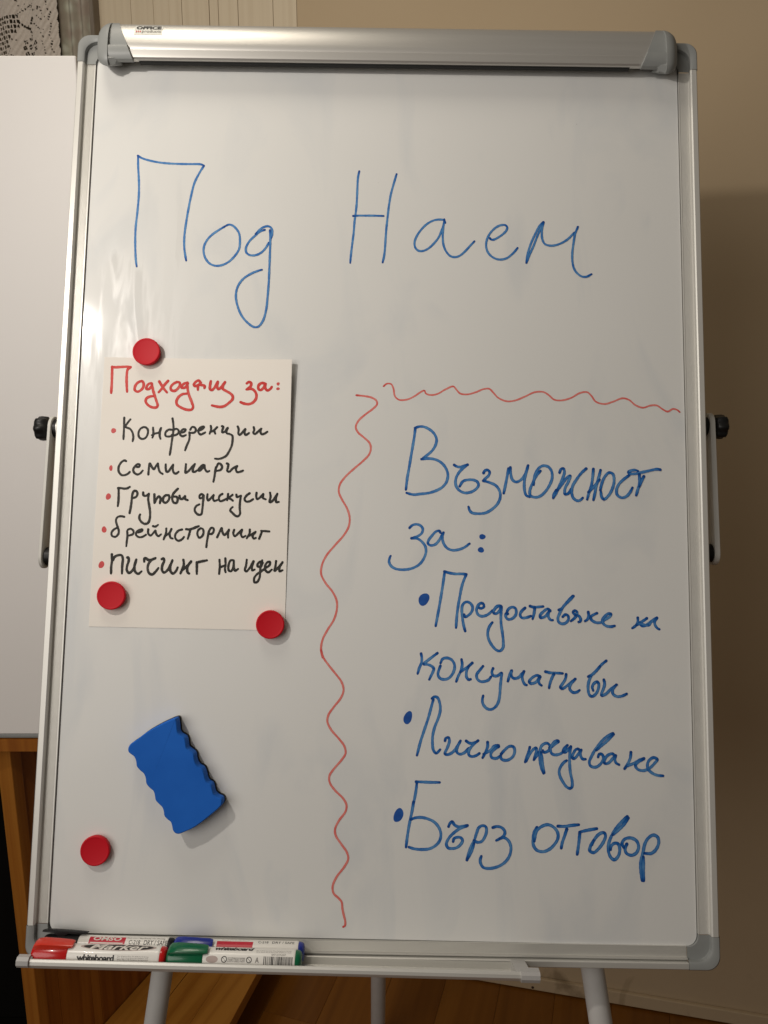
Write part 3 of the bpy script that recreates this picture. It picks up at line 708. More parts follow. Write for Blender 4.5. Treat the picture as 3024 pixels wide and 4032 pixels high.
 '96.3,-200.8 94.1,-206.1 94.1,-212.2 96.3,-214.8 98.5,-214.3',
 '111.3,-200.6 107.8,-205 104.7,-209.4 105.2,-213.7 108.7,-216.5 113.6,-216.2 117.5,-214.4 119.7,-211.3',
 '121.9,-202.6 120.6,-206.5 121.9,-210 126.4,-210.4 130.8,-207.3 130.3,-213.3 129.5,-221.2 128.9,-229.9 127.3,-237.7 123.8,-242.9 119.4,-245.1 115,-243.9 111.4,-239.6 110.7,-235.3 111.6,-231',
 '137.4,-215.8 139.2,-209.7 141.4,-204.5 140.9,-209.7 143.6,-212.7 148.4,-211.8 152,-207.8 154.6,-205.1',
 '154.2,-205.3 152.4,-210.4 153.3,-215.6 155.5,-219 157.1,-219.4',
 '171,-210.1 167.4,-209.3 162.6,-212 159.7,-215.9 161.2,-217.6 166.1,-216.7 170.1,-211.8 171.4,-210.1',
 '171.4,-210.5 169.6,-214.5 170.5,-217.9 172.7,-219.6',
 '176.6,-205.2 181.9,-206.3 188.9,-206.5 194.9,-206.8',
 '185.8,-207.2 183.2,-212.5 181.4,-217.7 180.5,-222.1',
 '198.5,-207.5 197.7,-212.3 194.6,-217.5 192.5,-221 194.1,-222.6 198.5,-220.1 203,-216.5 208.3,-212.1',
 '207.9,-212.3 203,-218.3 202.1,-222.6 205.1,-226 209.1,-226 212.4,-223.8',
 '240.8,-192.9 235.9,-196.9 230.5,-203.1 225.1,-208.4 222,-215.4 221.3,-222.3 222.7,-228.4 225.3,-230 229.3,-227.4 232,-222.1 232.5,-216.9 230.8,-214.8 227.2,-217 225.7,-220.5 226.7,-224',
 '221.6,-209.7 225.1,-207.9 228.7,-204.8 234.1,-198.6',
 '237.9,-212.5 238.7,-216.8 237.3,-222.1 235.5,-226.4 235.5,-229 239.9,-227.2 245.3,-221.9 251.5,-217.5',
 '251,-217.5 247,-222.8 247.4,-227.1 251.3,-229.6 256.6,-229.1 261.8,-226.7',
 ]),
('bullet_dot','','bluedot',0.0,[(33.1,-254.9,4.3,6.9,24),]),
('handwritten_word','blue word reading Лично','blue',2.99,['59.5,-235.8 57.2,-244.4 54.4,-254.8 50.7,-266.1 46.5,-279.2 43,-293.1',
 '58,-234.9 60.9,-233 63.8,-233.9 66.2,-239.5 66.8,-247 64.9,-254.6 61.2,-264 59.2,-272.5 59,-280.9 60,-287.4 62.9,-290.6 67.1,-286.8',
 '72,-277.9 72.8,-275.2 75.6,-274.5 76.6,-277.8 74.3,-285.3 71.9,-290.9 74.8,-291.8 80.5,-288.9 85.3,-282.3 88.1,-277.6',
 '88.1,-277.6 84.8,-284.2 84.3,-288.9 87.2,-291.1 92,-289.7 96.7,-284.9',
 '93.8,-277.5 97.7,-279.8 102.4,-279.3 106.7,-277',
 '106.5,-277 101.5,-281.1 97.2,-286.8 96.8,-291.5 99.6,-293.3 104.4,-292.3 108,-289.9',
 '116.3,-278.3 116.3,-282.8 113.9,-289.3 111.1,-294.5',
 '127.8,-281.6 123.5,-282.2 119.7,-286.4 112,-290.7',
 '128.1,-282.6 123.5,-285.4 119.7,-290.2 120.6,-293.9 125.4,-294.7 130.2,-291.9',
 '130.2,-290.5 134,-286.2 138.8,-282.4 143.1,-282.8 144.5,-287 142.6,-292.6 136.8,-296.4 131.1,-295.6 129.7,-291.9',
 ]),
('handwritten_word','blue word reading предаване','blue',2.99,['160.3,-282.8 158.9,-287.9 156.9,-293.6 155.3,-298.2',
 '156.2,-297.3 158.9,-292.1 162.2,-287 165.1,-284.1 166.8,-283.6 167,-287.4 165.5,-292 164.3,-295.8',
 '164.6,-295.3 167.4,-291.5 169.8,-287.3',
 '174.5,-309.1 172.4,-304.5 171,-298 170.5,-291.5 171,-285 172.7,-281.2 176.1,-278.8 179,-278.8 180.9,-281.1 180.6,-284.8 178,-287.2 174.6,-287.7 173.7,-285.8',
 '180.5,-283.4 183.4,-281.9 186.7,-279.1 190.1,-276.7 189.1,-275.8 186.3,-276.8 183.4,-280.1 181.7,-284.3 182.6,-288.5 185.2,-290.1 189,-290 193.3,-288.3 196.2,-285 198.2,-281.7 199.4,-280.3',
 '199.4,-280.3 195.8,-283.6 194.8,-286.9 197.2,-287.3 200,-284.5 202.7,-281.6',
 '175,-308.6 174.1,-303.5 173.1,-297.9 172.7,-292.8 171.8,-287.7',
 '202.9,-281.4 201.9,-287.2 201.5,-294.2 201.6,-301.6 202.2,-308.1 203.4,-313.6 204.1,-318.7 203.3,-322.9 201.2,-323.8 197.9,-322.1 194.1,-317 191.3,-311.5 190.6,-306.4 192.3,-301.8 195.7,-297.6 198.5,-295.7',
 '211.5,-284.7 210.1,-283.8 207.7,-284.8 205.3,-288.6 204,-291.8 205.2,-293.7 207.6,-292.7 210.5,-289 213.4,-284.7',
 '213.6,-284.7 212.7,-288.5 213.3,-291.7 215.2,-294 218.1,-294.1',
 '247,-267.4 244.2,-268.4 239.3,-271.7 233.5,-277.4 227.7,-285 223.8,-292 221.9,-296.7 222.8,-300.4 225.6,-301.9 229.4,-301.7 233.8,-298.3 236.2,-294.1 236.2,-290.4 234.4,-288.6 232,-289.1 231,-291.9',
 '247.5,-268.3 243.2,-272.6 238.3,-277.3 233.5,-281.1 229.2,-284.9',
 '247.7,-291.6 246.8,-288.4 243.9,-288.4 240.5,-290.3 238.1,-293.6 237.6,-297.8 240,-298.2 243.3,-296.3 246.2,-293 249.6,-289.7',
 '249.4,-289.7 248.4,-293.5 249.5,-297.2 252.8,-299.2',
 '265.2,-286.1 264.4,-292.1 261.7,-298.1 258.2,-303.3',
 '278.8,-292.3 274,-294.1 268.7,-297.1 259.9,-300.7',
 '278.4,-293.1 272.2,-296.2 269.6,-299.7 272.1,-303.5 278.2,-304.6 284.3,-302 289.7,-296.8 292.4,-293.3 288.9,-291.3 284.5,-293.5 282.2,-297.8 282.6,-302.9 286.9,-307 292.1,-309.1 298.2,-309.6',
 ]),
('bullet_dot','','bluedot',0.0,[(24.6,-353.5,4.5,7.7,22),]),
('handwritten_word','blue word reading Бърз','blue',2.99,['42.2,-319.7 49.3,-319.9 57.9,-320.1 66.9,-320',
 '43.2,-321.1 42.3,-329.4 40.1,-341.4 37.6,-354.3',
 '40,-339.9 38.7,-348.2 36.9,-357.4 35.2,-366.6 33.9,-375.8 32.8,-385.3',
 '37.4,-357.6 41.7,-356 48.3,-355.4 54.9,-356.7 61.6,-359.8 66.4,-365.2 68.5,-371.5 67.4,-377.9 63.7,-382.6 57.1,-386.3 48.6,-387.2 41.1,-386.6 35.6,-385',
 '76.3,-364.1 77.7,-360.9 80,-359 82.4,-362.2 86.2,-364 90.9,-363.4 96.1,-362.4',
 '95.7,-362.9 88.1,-365.8 81.5,-370.4 76.4,-376 74.2,-381.5 76,-385.1 80.7,-385.7 85.4,-384.5 89.2,-381.2 90.8,-377.6 89.1,-374.9 85.3,-374.5 82,-375.9 81.1,-379.1',
 '95.4,-397 96.8,-391.1 99.6,-383.8 102.8,-377.4 105.2,-370 107.5,-364.5 111.3,-362.5 114.6,-363.5 115.4,-368.1 113.7,-373.6 110.4,-378.2 106.1,-379.1 102.4,-377.2',
 '95.8,-395.7 100.1,-388.3 102.6,-380.1',
 '121.7,-364.3 125.9,-363.1 130.7,-364 134,-367.3 134,-370.9 130.7,-374.2 125.5,-377',
 '128.8,-375.1 133.5,-374.1 137.8,-376.8 140.3,-382.2 140.1,-388.6 137.3,-395 131.6,-400.5 124.1,-403.8 116.6,-404.8 111.9,-403.6 109.5,-400 109,-396.4 110.2,-392.7',
 ]),
('handwritten_word','blue word reading отговор','blue',3.26,['167.5,-363.3 164.4,-368.8 163.3,-375.7 163.9,-381.7 167.2,-386 173.3,-387.4 179.4,-385.3 184.6,-380.8 188.7,-374.4 188.7,-368.4 184.7,-363 178.5,-360.5 172.4,-362.3 167.2,-366.8 165.2,-372.8 164.6,-377.2',
 '188.8,-361.8 195.9,-361.9 203.1,-360.8 210.5,-360',
 '198.2,-364.3 195.4,-372.3 193.3,-378.2 192.2,-383.7',
 '229,-363.6 222.5,-364.7 216.4,-366 211.1,-367.3',
 '211.5,-367.3 210.7,-375 209.6,-382.9 208.5,-389.6',
 '223.4,-379.7 227.6,-372.7 231.7,-368.7 236.3,-367.5 237.8,-370.6 235.7,-376.5 230.5,-383.5 225.4,-387.4 221.5,-385.6 222.4,-380.7 225.5,-375.2',
 '260.6,-350.9 255.4,-355.5 249.2,-362.5 244,-370.5 241,-378.4 240.7,-386.3 243.2,-392.2 246.7,-394.1 250.8,-390.1 252.2,-383.2 250.5,-378.3 246.9,-377.8 243.3,-380.9 242.8,-384.3',
 '261.6,-352.4 256.4,-359.4 250.2,-365.4 245,-369.5',
 '259.7,-378.1 257.6,-383.1 259.1,-387.5 264.1,-389.4 269.3,-386.8 271.6,-380.9 269.5,-375 263.4,-372.2 257.2,-373.7 254.6,-378.2 256.6,-382.1',
 '274.9,-414.2 273.5,-405.4 273.7,-395.6 275.9,-386.7 278.1,-377.8 281.8,-371.9 286.9,-369 291,-370.7 292.4,-375.6 289.8,-382.6 284.6,-387.1 277.4,-387.2',
 '276.1,-414.2 276.1,-402.4 276.3,-390.7',
 ]),
('wavy_line','red wavy line running across from the heading to the right frame','red',1.9,['2.1,98.1 5.6,101 10.3,100.6 12.9,95.7 14.6,87.4 19.1,83.4 28,83.8 36.1,87.7 42.3,92.1 46.5,94 48.4,90.7 53.6,89.2 60.5,90.4 69.8,95.8 78,99.1 81.5,95.5 85.7,91.3 93.2,90.5 102.5,93 110.7,96.5 117.2,97 121.2,93.3 127,87.2 136.3,83.5 145.6,84.6 156.1,89.1 166.6,94 176,94.4 181.8,91.1 187.6,86.2 195.7,85.4 206.2,88.4 215.6,93.8 223.7,94.9 228.4,90.7 232.9,84.6 242.2,82.1 251.6,84.8 262.1,88.8 269.1,87 275.9,81.4 284,78.7 292.2,81.2 299.2,81.3 304.9,77.6 310.7,74.8 316.6,77.8 321.2,76.7 323.9,74.3',
 ]),
('wavy_line','red wavy line running down the middle of the board','red',2.17,['-27.4,87.7 -18.9,86.9 -10.6,85.3 -5.3,81.7 -4.7,78 -9,73 -17.1,66.6 -24.5,59.5 -27.3,52.5 -25,47 -18,40.9 -12.2,35.4 -10.6,29.9 -12.2,23 -18.9,15.3 -28.3,6.9 -37.6,-2.2 -43.2,-10.5 -44.1,-18.8 -40.5,-26.9 -34.9,-36.4 -32,-45.8 -32.7,-55.3 -37.7,-64.9 -46.9,-75.8 -56.1,-87.4 -60.5,-97.6 -61,-107 -56.1,-116.3 -48.5,-125.5 -44,-134.7 -43.6,-144 -46.5,-154.7 -52.9,-165.4 -58,-176 -59.3,-186.5 -57.6,-194.4',
 '-59.1,-186.8 -57,-193.7 -51.2,-201.8 -42.7,-211.9 -37,-219.3 -34.7,-227.5 -37.3,-235.6 -44.7,-245.3 -50,-253.5 -50.9,-260.2 -47,-268.2 -38.5,-277.5 -32.8,-284.8 -31.3,-292.1 -35.3,-298.9 -43.3,-308.4 -47.5,-315.1 -47.1,-321.7 -41.5,-329.6 -33.1,-337.4 -29.3,-344 -30.1,-350.6 -36.7,-359.9 -40.4,-367.9 -39.8,-374.4 -33.5,-383.5 -27.9,-391.2 -26.4,-397.7 -30.3,-405.6 -38.2,-416.1 -41.8,-425.3 -40.6,-431.7 -35.7,-436.2 -32.3,-440 -31.2,-447.1 -29.6,-453.5 -28.1,-459.2 -28.4,-463.1 -30.2,-464.3',
 ]),
]
PAPER_INK=[
('handwritten_word','red heading word reading Подходящ','redp',2.99,['-294.6,115.3 -294.3,107.7 -294.1,98.9 -294.1,92.1 -294.2,85.9',
 '-294.9,114.7 -289.9,114.7 -284.5,115.1 -279.2,115.4 -274.1,115.2',
 '-274.3,115 -277.4,112.4 -278.1,108 -278.1,101.2 -277.6,94.3 -276.9,87.5',
 '-261.7,99.7 -265.6,97.9 -268.4,93.8 -268.6,89.7 -265.8,87.8 -262.5,89.1 -259.7,92.5 -259.2,96.6 -261,99.5 -263.7,99.4',
 '-250.8,97.4 -253.5,96.7 -255.7,93.9 -255.9,91.2 -253.2,90.9 -250.7,94 -250,97.1',
 '-250.3,96.7 -248.5,89.3 -246.2,82.5 -243.9,76.4 -242.9,72.4 -244.3,70.7 -248.3,70.6 -253.1,72.9 -256.1,77 -255.4,80.4 -252.2,82.4 -247.9,83.2',
 '-242.4,99.6 -239.3,94.8 -235.8,90.1 -233.3,87.3',
 '-232.5,100.3 -236,96.2 -239.2,91.4 -242.4,87.4',
 '-222.7,99.1 -226.7,97 -229.5,92.9 -228.4,89.8 -225,89.2 -221.8,91.6 -219.6,95.7 -220,98.4 -223.4,99.2',
 '-211.3,98.5 -214.6,97.5 -217.2,95.1 -217.5,93 -214.4,92.7 -211.5,95.8 -210.6,97.8',
 '-211.6,97.1 -210.7,90.4 -208.7,83.6 -205.8,76.9 -204.2,71.5 -205.5,68.8 -210.1,68.4 -216.2,70.3 -221.7,74 -222.5,78 -220.1,82.8 -216.2,85.6 -211.5,86.3',
 '-197.2,99 -199.3,101 -202,99.6 -204.2,96.5 -203.1,94.8 -199.1,95.9 -196.5,98.6',
 '-199.8,95.2 -199.6,90.5',
 '-199.1,95.9 -195.8,95.9 -192.4,94.9 -192.6,92.5',
 '-185.8,100.2 -186.5,95.1 -186.3,91.4 -184.6,90.4 -182,92.4 -179.5,97.2 -178.1,99.9',
 '-178.1,99.6 -178.7,94.5 -177.3,91.4 -174.7,93.1 -172.1,96.5 -170.2,99.6',
 '-170.2,99.3 -172.4,95.2 -172.6,92.1 -169.2,89.8 -164.4,87.1 -161.3,83.8 -161.5,80.4 -165.4,76.3 -170,72.9 -174.6,71.9 -179.3,72.5 -183.7,73.5',
 ]),
('handwritten_word','red word reading за','redp',3.12,['-146.3,98 -144,99.5 -141.6,98.4 -141.9,95 -144.5,92.6 -146.5,91.3',
 '-145.8,91.6 -141.1,92 -137.7,89.9 -135.5,85.9 -135.8,81.2 -138.7,77.2 -143.3,75.2 -148.7,75.8 -152.7,77.4',
 '-126.9,98 -129.9,98.4 -133.2,96 -133.4,92 -131,90.6 -127.8,93.3 -125.9,97.4',
 '-125.9,97.7 -126.1,93.3 -123.7,90.3 -120.4,92 -118.8,94.3',
 ]),
('colon_dot','','reddot',0.0,[(-112,97.5,1.8,1.8,0),]),
('colon_dot','','reddot',0.0,[(-112.1,92.1,1.9,1.7,0),]),
('bullet_dot','','reddot',0.0,[(-289.5,44.4,2.6,3,0),]),
('handwritten_word','black word reading Конференции','black',2.45,['-278.6,59 -278.4,52.2 -278.3,45.5 -278.3,35.1',
 '-271.8,57.1 -274.8,53 -276.9,48.9 -275.2,47.9 -271.8,46.6 -269,42.9 -267.7,37.6 -268.2,33',
 '-257.3,48.8 -260.5,46.8 -262.3,42.4 -261.4,37.7 -258,35.7 -254.4,37.1 -252.3,41.2 -252.4,45.9 -254.6,48.4 -257.3,48.8',
 '-246.8,48.3 -246.3,43.9 -246.2,39.9 -247.1,37.2',
 '-247.6,39.9 -244.3,41.9 -240.4,43 -238.3,48.1',
 '-238,48.1 -239.1,43.3 -239.2,39.3 -238.1,36',
 '-226.1,58.9 -224.8,51.6 -224.6,44.9 -225.5,36.1 -226.4,26.7 -227.4,18.6',
 '-225.6,46.2 -229.9,46.2 -233.1,42.8 -232.6,39.4 -228.9,38.8 -224.3,40.2',
 '-224.6,46.2 -221.3,47.3 -218.9,45.6 -219.4,42.3 -223,40.2 -226.3,40.5',
 '-215.5,43.3 -212.5,44.4 -211.3,46.7 -213.9,47 -216.5,44.3 -217,40.9 -214.3,39.3 -210.7,40.7',
 '-207.1,43.7 -206.7,39.7 -207.1,35 -209.2,29.6 -211,23.9',
 '-206.3,46.4 -204.4,49.5 -201.3,48.9 -200.2,45.8 -201.8,43.5 -206.5,43.1',
 '-196.6,45.9 -193.3,47.3 -191.4,50 -193.4,50 -196.6,47.9 -197.5,44.5 -195.1,41.5 -191.8,42.6 -189.8,43.9',
 '-184.1,51.1 -183.6,47.4 -185.1,42.3',
 '-177,49.8 -180.6,46.1 -183.8,44.3',
 '-180.2,45.4 -178.8,42.4',
 '-172.1,50.8 -170.4,50.2 -171.3,46.8 -171.5,44.1 -168.6,44.8 -166,48.9 -165.4,49.2',
 '-165.5,48.9 -166.9,45.5 -166.5,43.2 -163.1,42.2 -160.4,40.6 -159.9,35.6 -160.7,29.5 -163.2,23.5 -166.3,18.5 -170.9,15.9 -174.8,15 -178.3,15.3',
 '-154.8,50.7 -153.7,47.7 -153.8,43 -152.5,41.3 -149.9,43.7 -146.4,48.1',
 '-146.3,47.7 -147.2,43.7 -146.1,41.4 -143.8,42.4 -142.2,43.7',
 '-137.4,50.1 -136.7,47.1 -137.6,43.8 -135.9,42.5 -132.6,45.2 -129.1,48.5',
 '-129.1,48.5 -130,45.2 -128.6,42.5 -125.9,42.9 -122.3,45.2',
 ]),
('bullet_dot','','reddot',0.0,[(-290.3,3.4,2,3,0),]),
('handwritten_word','black word reading Семинари','black',2.58,['-274.2,11.2 -276.1,12 -279.6,9.6 -282,4.5 -281.4,-0.8 -278,-4.1 -274,-3.7 -271.1,-2 -269.6,-0.3',
 '-262.9,5.2 -260.2,5.2 -259.4,7.6 -261.4,8.2 -264.6,5.5 -266.1,2.1 -264.9,-1.2 -261.2,-3.1 -258.3,-1.8 -255.8,1.3',
 '-249.6,-3 -249.3,3.7 -248.5,9 -246.4,5.7 -243.9,2.8 -242.1,5.8 -239.9,9.2',
 '-239.9,9.2 -239,4.5 -237.2,-0.1 -234.1,-2.2',
 '-231.3,8.3 -231.1,4 -229.9,0.3 -228,0.7 -225.5,4.7 -223.3,8.1',
 '-223.3,8.1 -223.4,2.7 -221.9,-0.9 -219.6,-1.5 -217,0.5',
 '-209.4,8.9 -209.6,4.3 -209.4,-0.4 -206.2,1.6 -202.4,6.4 -199.8,9.1',
 '-199.8,9.1 -201.6,4.4 -201.5,0.7 -199.5,0.7 -196.9,2.4',
 '-189.2,7.9 -191.2,8.2 -194.4,5.1 -195.9,2.4 -194.2,2.1 -191.7,4.5 -189.1,7.5',
 '-189.5,7.2 -188.3,3.2 -185.9,0.9 -183.8,1.9',
 '-176.8,6 -177.4,2.7 -178.1,-4 -179.1,-9.9',
 '-176.2,6.4 -174.3,10 -172,9.4 -170.2,6.1 -171.8,3.1 -176,2',
 '-165.4,10.2 -163.7,9.5 -163.9,6.2 -164.5,2.2 -162.4,1.2 -158.6,4.9 -154,7.6',
 '-154,7.6 -155.3,4.3 -153.8,1 -150.5,1.4 -147.4,2.7',
 ]),
('bullet_dot','','reddot',0.0,[(-291.5,-27.5,2.6,3.7,12),]),
('handwritten_word','black word reading Групови','black',2.72,['-281.6,-18.2 -278.3,-18.2 -275,-18.7 -271.7,-18.3 -268.8,-16.6',
 '-280.8,-19.5 -280.5,-25.4 -280.4,-32.1 -280.8,-37.7',
 '-267.8,-45.1 -266.8,-38.4 -266.2,-31.2 -265.8,-25.2 -264.3,-21.2 -261.7,-21.2 -260.3,-23.8 -261.4,-27.1 -265,-28.8',
 '-254.3,-22.4 -253.6,-25.7 -250.9,-26 -248.1,-23.6',
 '-248.1,-23.9 -248.5,-29.6 -247.2,-36.2 -245.9,-43.4 -245.9,-50.7 -247.6,-55.3 -250.9,-56.3 -254.2,-54.7 -256.7,-51.5 -257.1,-48.2 -256.4,-46.2',
 '-242.1,-24.2 -241.9,-28.8 -241.7,-33.8',
 '-241.4,-33.4 -239.3,-28.8 -237.1,-26.4 -235.3,-28.7 -235.8,-34',
 '-226.6,-25 -229.9,-25.3 -232.4,-28 -232.2,-32 -229.5,-33.3 -226.7,-30.6 -225.8,-27.3 -226.6,-25',
 '-217,-17.9 -219.5,-20.5 -222,-23.9 -222.8,-28.5 -221,-32.8 -218.3,-33.4 -216.8,-30.4 -217.9,-26.8 -221.2,-26.5',
 '-215,-25.4 -214.2,-28.4 -212.2,-29 -208.8,-25.7',
 '-209.1,-25.7 -208.6,-29 -205.9,-30.1',
 ]),
('handwritten_word','black word reading дискусии','black',2.58,['-188.8,-25.1 -191.2,-23.4 -193.4,-25.1 -193,-27.8 -190.7,-27.4 -189.1,-25.1 -189.5,-32.7 -189.9,-39.9 -191,-45.2 -193.9,-45.6 -197.3,-42.7 -198.1,-39.4 -196.3,-36.1 -193.1,-34.4',
 '-184.9,-23.4 -185.1,-28 -184,-30 -181.4,-27.9 -178.3,-23.9',
 '-178.3,-24.3 -178.8,-27.9 -177.4,-30.5 -174.1,-29.5',
 '-168.8,-22.8 -171.7,-24.8 -172.5,-28.5 -170.8,-30.8 -167.5,-29.7 -163.7,-27.7',
 '-162.8,-22.7 -163,-26.4 -163.6,-29.7',
 '-157.9,-23.6 -160.4,-25.7 -162.3,-27.3 -159.7,-28.3 -157.3,-30.1',
 '-153.9,-23.3 -153.2,-25.9 -149.3,-24.5',
 '-148.9,-24.5 -149.7,-31.4 -149.8,-38 -149.3,-44 -151.2,-46.6 -153.8,-46.3 -157.2,-43.4 -159.9,-40.5 -159,-38.2 -157.4,-36.8',
 '-139.5,-21.7 -142.7,-24.1 -144.9,-28.1 -143.1,-30.7 -139.2,-30.3 -135.6,-28',
 '-132.2,-21 -132.4,-25.3 -131.4,-27.9 -128.8,-26.5 -124.9,-22.2',
 '-124.9,-22.5 -125.2,-26.5 -122.1,-28.1',
 '-117.7,-20.8 -117,-25.1 -117.8,-31 -115.5,-30.3 -111.7,-25 -109.8,-21.7',
 '-109.8,-22 -111.3,-27 -110.6,-30.9 -107.9,-30.6',
 ]),
('bullet_dot','','reddot',0.0,[(-294.2,-63.1,2.6,3.5,0),]),
('handwritten_word','black word reading брейнсторминг','black',2.45,['-273.2,-49.1 -276.8,-48.5 -280.4,-49.5 -282,-52.5 -281,-57.1 -279.2,-61.4',
 '-279.5,-61.1 -278.4,-64.3 -278.8,-67.6 -281.6,-70.6 -285.3,-69.7 -286.1,-66.4 -284,-63.1 -280.8,-61.1',
 '-269.5,-64.2 -268.9,-69.4 -269.3,-74.7 -269.6,-80.6',
 '-268.9,-62.9 -265.7,-61.8 -262.6,-64.4 -263.1,-67.4 -267.3,-69.1',
 '-257.6,-65.7 -253.8,-64.3 -253.2,-62.3 -255.8,-62.7 -259,-64.7 -259.8,-68 -256.8,-70.6 -252.8,-70.2 -249,-67.8',
 '-247,-61.9 -246.8,-66.5 -244.4,-68.7 -241.2,-65.7 -239.4,-63.1',
 '-239.2,-63.4 -238.2,-67 -235.8,-69.3 -233,-67.2',
 '-242.2,-58.5 -239.6,-59.1 -236.7,-57.1',
 '-227.7,-60.9 -227.8,-65.5 -230.1,-72.8',
 '-222.1,-61.2 -223.6,-64.8 -228,-68.8',
 '-222.1,-61.5 -223.9,-66.1 -222.7,-70.7 -220.3,-71.6',
 '-210.6,-61.7 -214.5,-63 -217.6,-66.7 -217.8,-70.6 -214.7,-73.8 -210.8,-72.5 -208.3,-69.5',
 '-206.7,-61.3 -202.1,-61.5 -197.5,-60.1 -193.7,-58.4',
 '-202,-62.2 -202.9,-66.5 -204.3,-71.7',
 '-204.5,-61.6 -200.6,-60.8 -196.7,-59.1 -192.8,-57.8',
 '-190.8,-60 -193.6,-62.4 -194.1,-67 -192,-70.2 -188.8,-68.2 -187.7,-63.6 -188.8,-60.7 -190.8,-60',
 '-184.1,-80.2 -183.7,-74.7 -182.9,-68.8 -181.8,-62.9 -179.6,-59.5 -177.3,-59.8 -176.9,-63.1 -178.7,-65.8 -182,-66.1',
 '-173,-69.6 -170.9,-64.7 -168.5,-59.4 -167.7,-63.3 -165.3,-66.9 -162.4,-63.9 -160.6,-60.9',
 '-160.5,-61.2 -161.4,-65.2 -161.2,-69.8',
 '-155,-61.1 -155.8,-65.1 -154.1,-68 -150.6,-65 -146.5,-60.7',
 '-146.5,-61 -147.6,-65.6 -145.9,-68.9 -142.6,-67.5',
 '-138.3,-60.6 -138.5,-64.8 -141.3,-70.1',
 '-132,-63.1 -135.5,-65.4 -138.7,-67.5',
 '-132.6,-63.8 -135.1,-67.4 -133.7,-70.3 -131.5,-69.3',
 '-125.4,-63 -126.9,-67.3 -128.1,-70.6',
 '-126.1,-62 -121.8,-62.1 -117.2,-62.4',
 ]),
('bullet_dot','','reddot',0.0,[(-295.2,-100.6,2.8,4.1,22),]),
('handwritten_word','black word reading пичинг','black',2.85,['-284.6,-89.3 -284.1,-96.5 -284.6,-103 -284.4,-109.8',
 '-283.3,-95.8 -281.2,-91.9 -277.4,-90.2 -274.1,-90.4 -272.7,-93.7 -272.9,-101.5 -272.8,-109.6',
 '-268.1,-92.6 -266.8,-92.6 -266.3,-96.2 -267.7,-101.4 -267.8,-106 -265.4,-108.9 -261.6,-105.9 -259,-98.7 -258.2,-94.4',
 '-258.4,-94.8 -259.9,-101.3 -259,-107.1 -255.6,-109.7 -252.1,-107',
 '-249.7,-96.6 -249.5,-93 -247.9,-93 -245.8,-94.6 -241.9,-94.5 -237.8,-92.5',
 '-238.1,-92.8 -242.5,-95.2 -245.3,-99.8 -245.7,-104.3 -243.9,-108.8 -240.6,-110.1 -237.4,-107.4 -234.3,-103.2',
 '-231.2,-93.7 -229.3,-92.7 -228.5,-95.6 -230.2,-100.2 -230.3,-105.4 -228.3,-107.9 -224.5,-105.3 -221.5,-99.4 -219.7,-94.8',
 '-219.8,-94.8 -221.7,-101.3 -221.2,-106.5 -218.4,-108.8 -215.3,-105.8 -213.8,-102.2',
 '-208.1,-94 -207.4,-99.2 -210.6,-108.6',
 '-199.7,-95.5 -203.8,-100.4 -208.8,-105',
 '-199.7,-95.8 -203.4,-101.7 -202.9,-107.5 -201.2,-108.5',
 '-193.6,-96.4 -193.4,-101.6 -193.2,-108.7',
 '-192.3,-96.3 -188.1,-95.3 -182.9,-94.2',
 ]),
('handwritten_word','black word reading на','black',2.58,['-169.6,-93.4 -169,-99.9 -169.2,-105.1 -169.4,-108.6',
 '-163.4,-91.7 -162.9,-98.5 -163.4,-103 -162.6,-106.6',
 '-168.6,-101.5 -163.2,-99.1',
 '-154.5,-93.8 -157.5,-93.8 -159.6,-98.4 -159.4,-104.3 -157.1,-105.5 -154.6,-100.9 -154.2,-94.4',
 '-154.2,-94.4 -154,-100.9 -152.5,-104.8 -149.4,-102.8',
 ]),
('handwritten_word','black word reading идеи at the edge of the sheet','black',2.58,['-140.5,-92.9 -141,-98.8 -142.1,-104 -140.5,-105.3 -137,-101.3 -133.3,-94.1',
 '-133,-94.4 -134.7,-100.6 -134.3,-104.2 -131.7,-103.2',
 '-123.8,-95.3 -126.1,-94.7 -128.7,-97.3 -128.6,-99.9 -125.3,-99.8 -123.1,-95.9',
 '-124,-93.3 -125.6,-99.5 -125.8,-106.3 -126.5,-112.4 -129.1,-116.6 -131.5,-116.6 -132,-112.5 -129.4,-108.4 -124.7,-104.9 -120,-101.4',
 '-121,-101.7 -116.2,-98.4 -115.7,-94.8 -118.3,-95.2 -120.8,-99.1 -120.3,-103.7 -117.3,-105.9 -113.5,-102.9',
 '-109.2,-93.7 -109.7,-98.9 -110.5,-104.2 -107,-100.9 -102.3,-94.9',
 '-102.3,-94.9 -105.1,-100.2 -105.3,-104.7 -102.1,-103.4',
 ]),
]
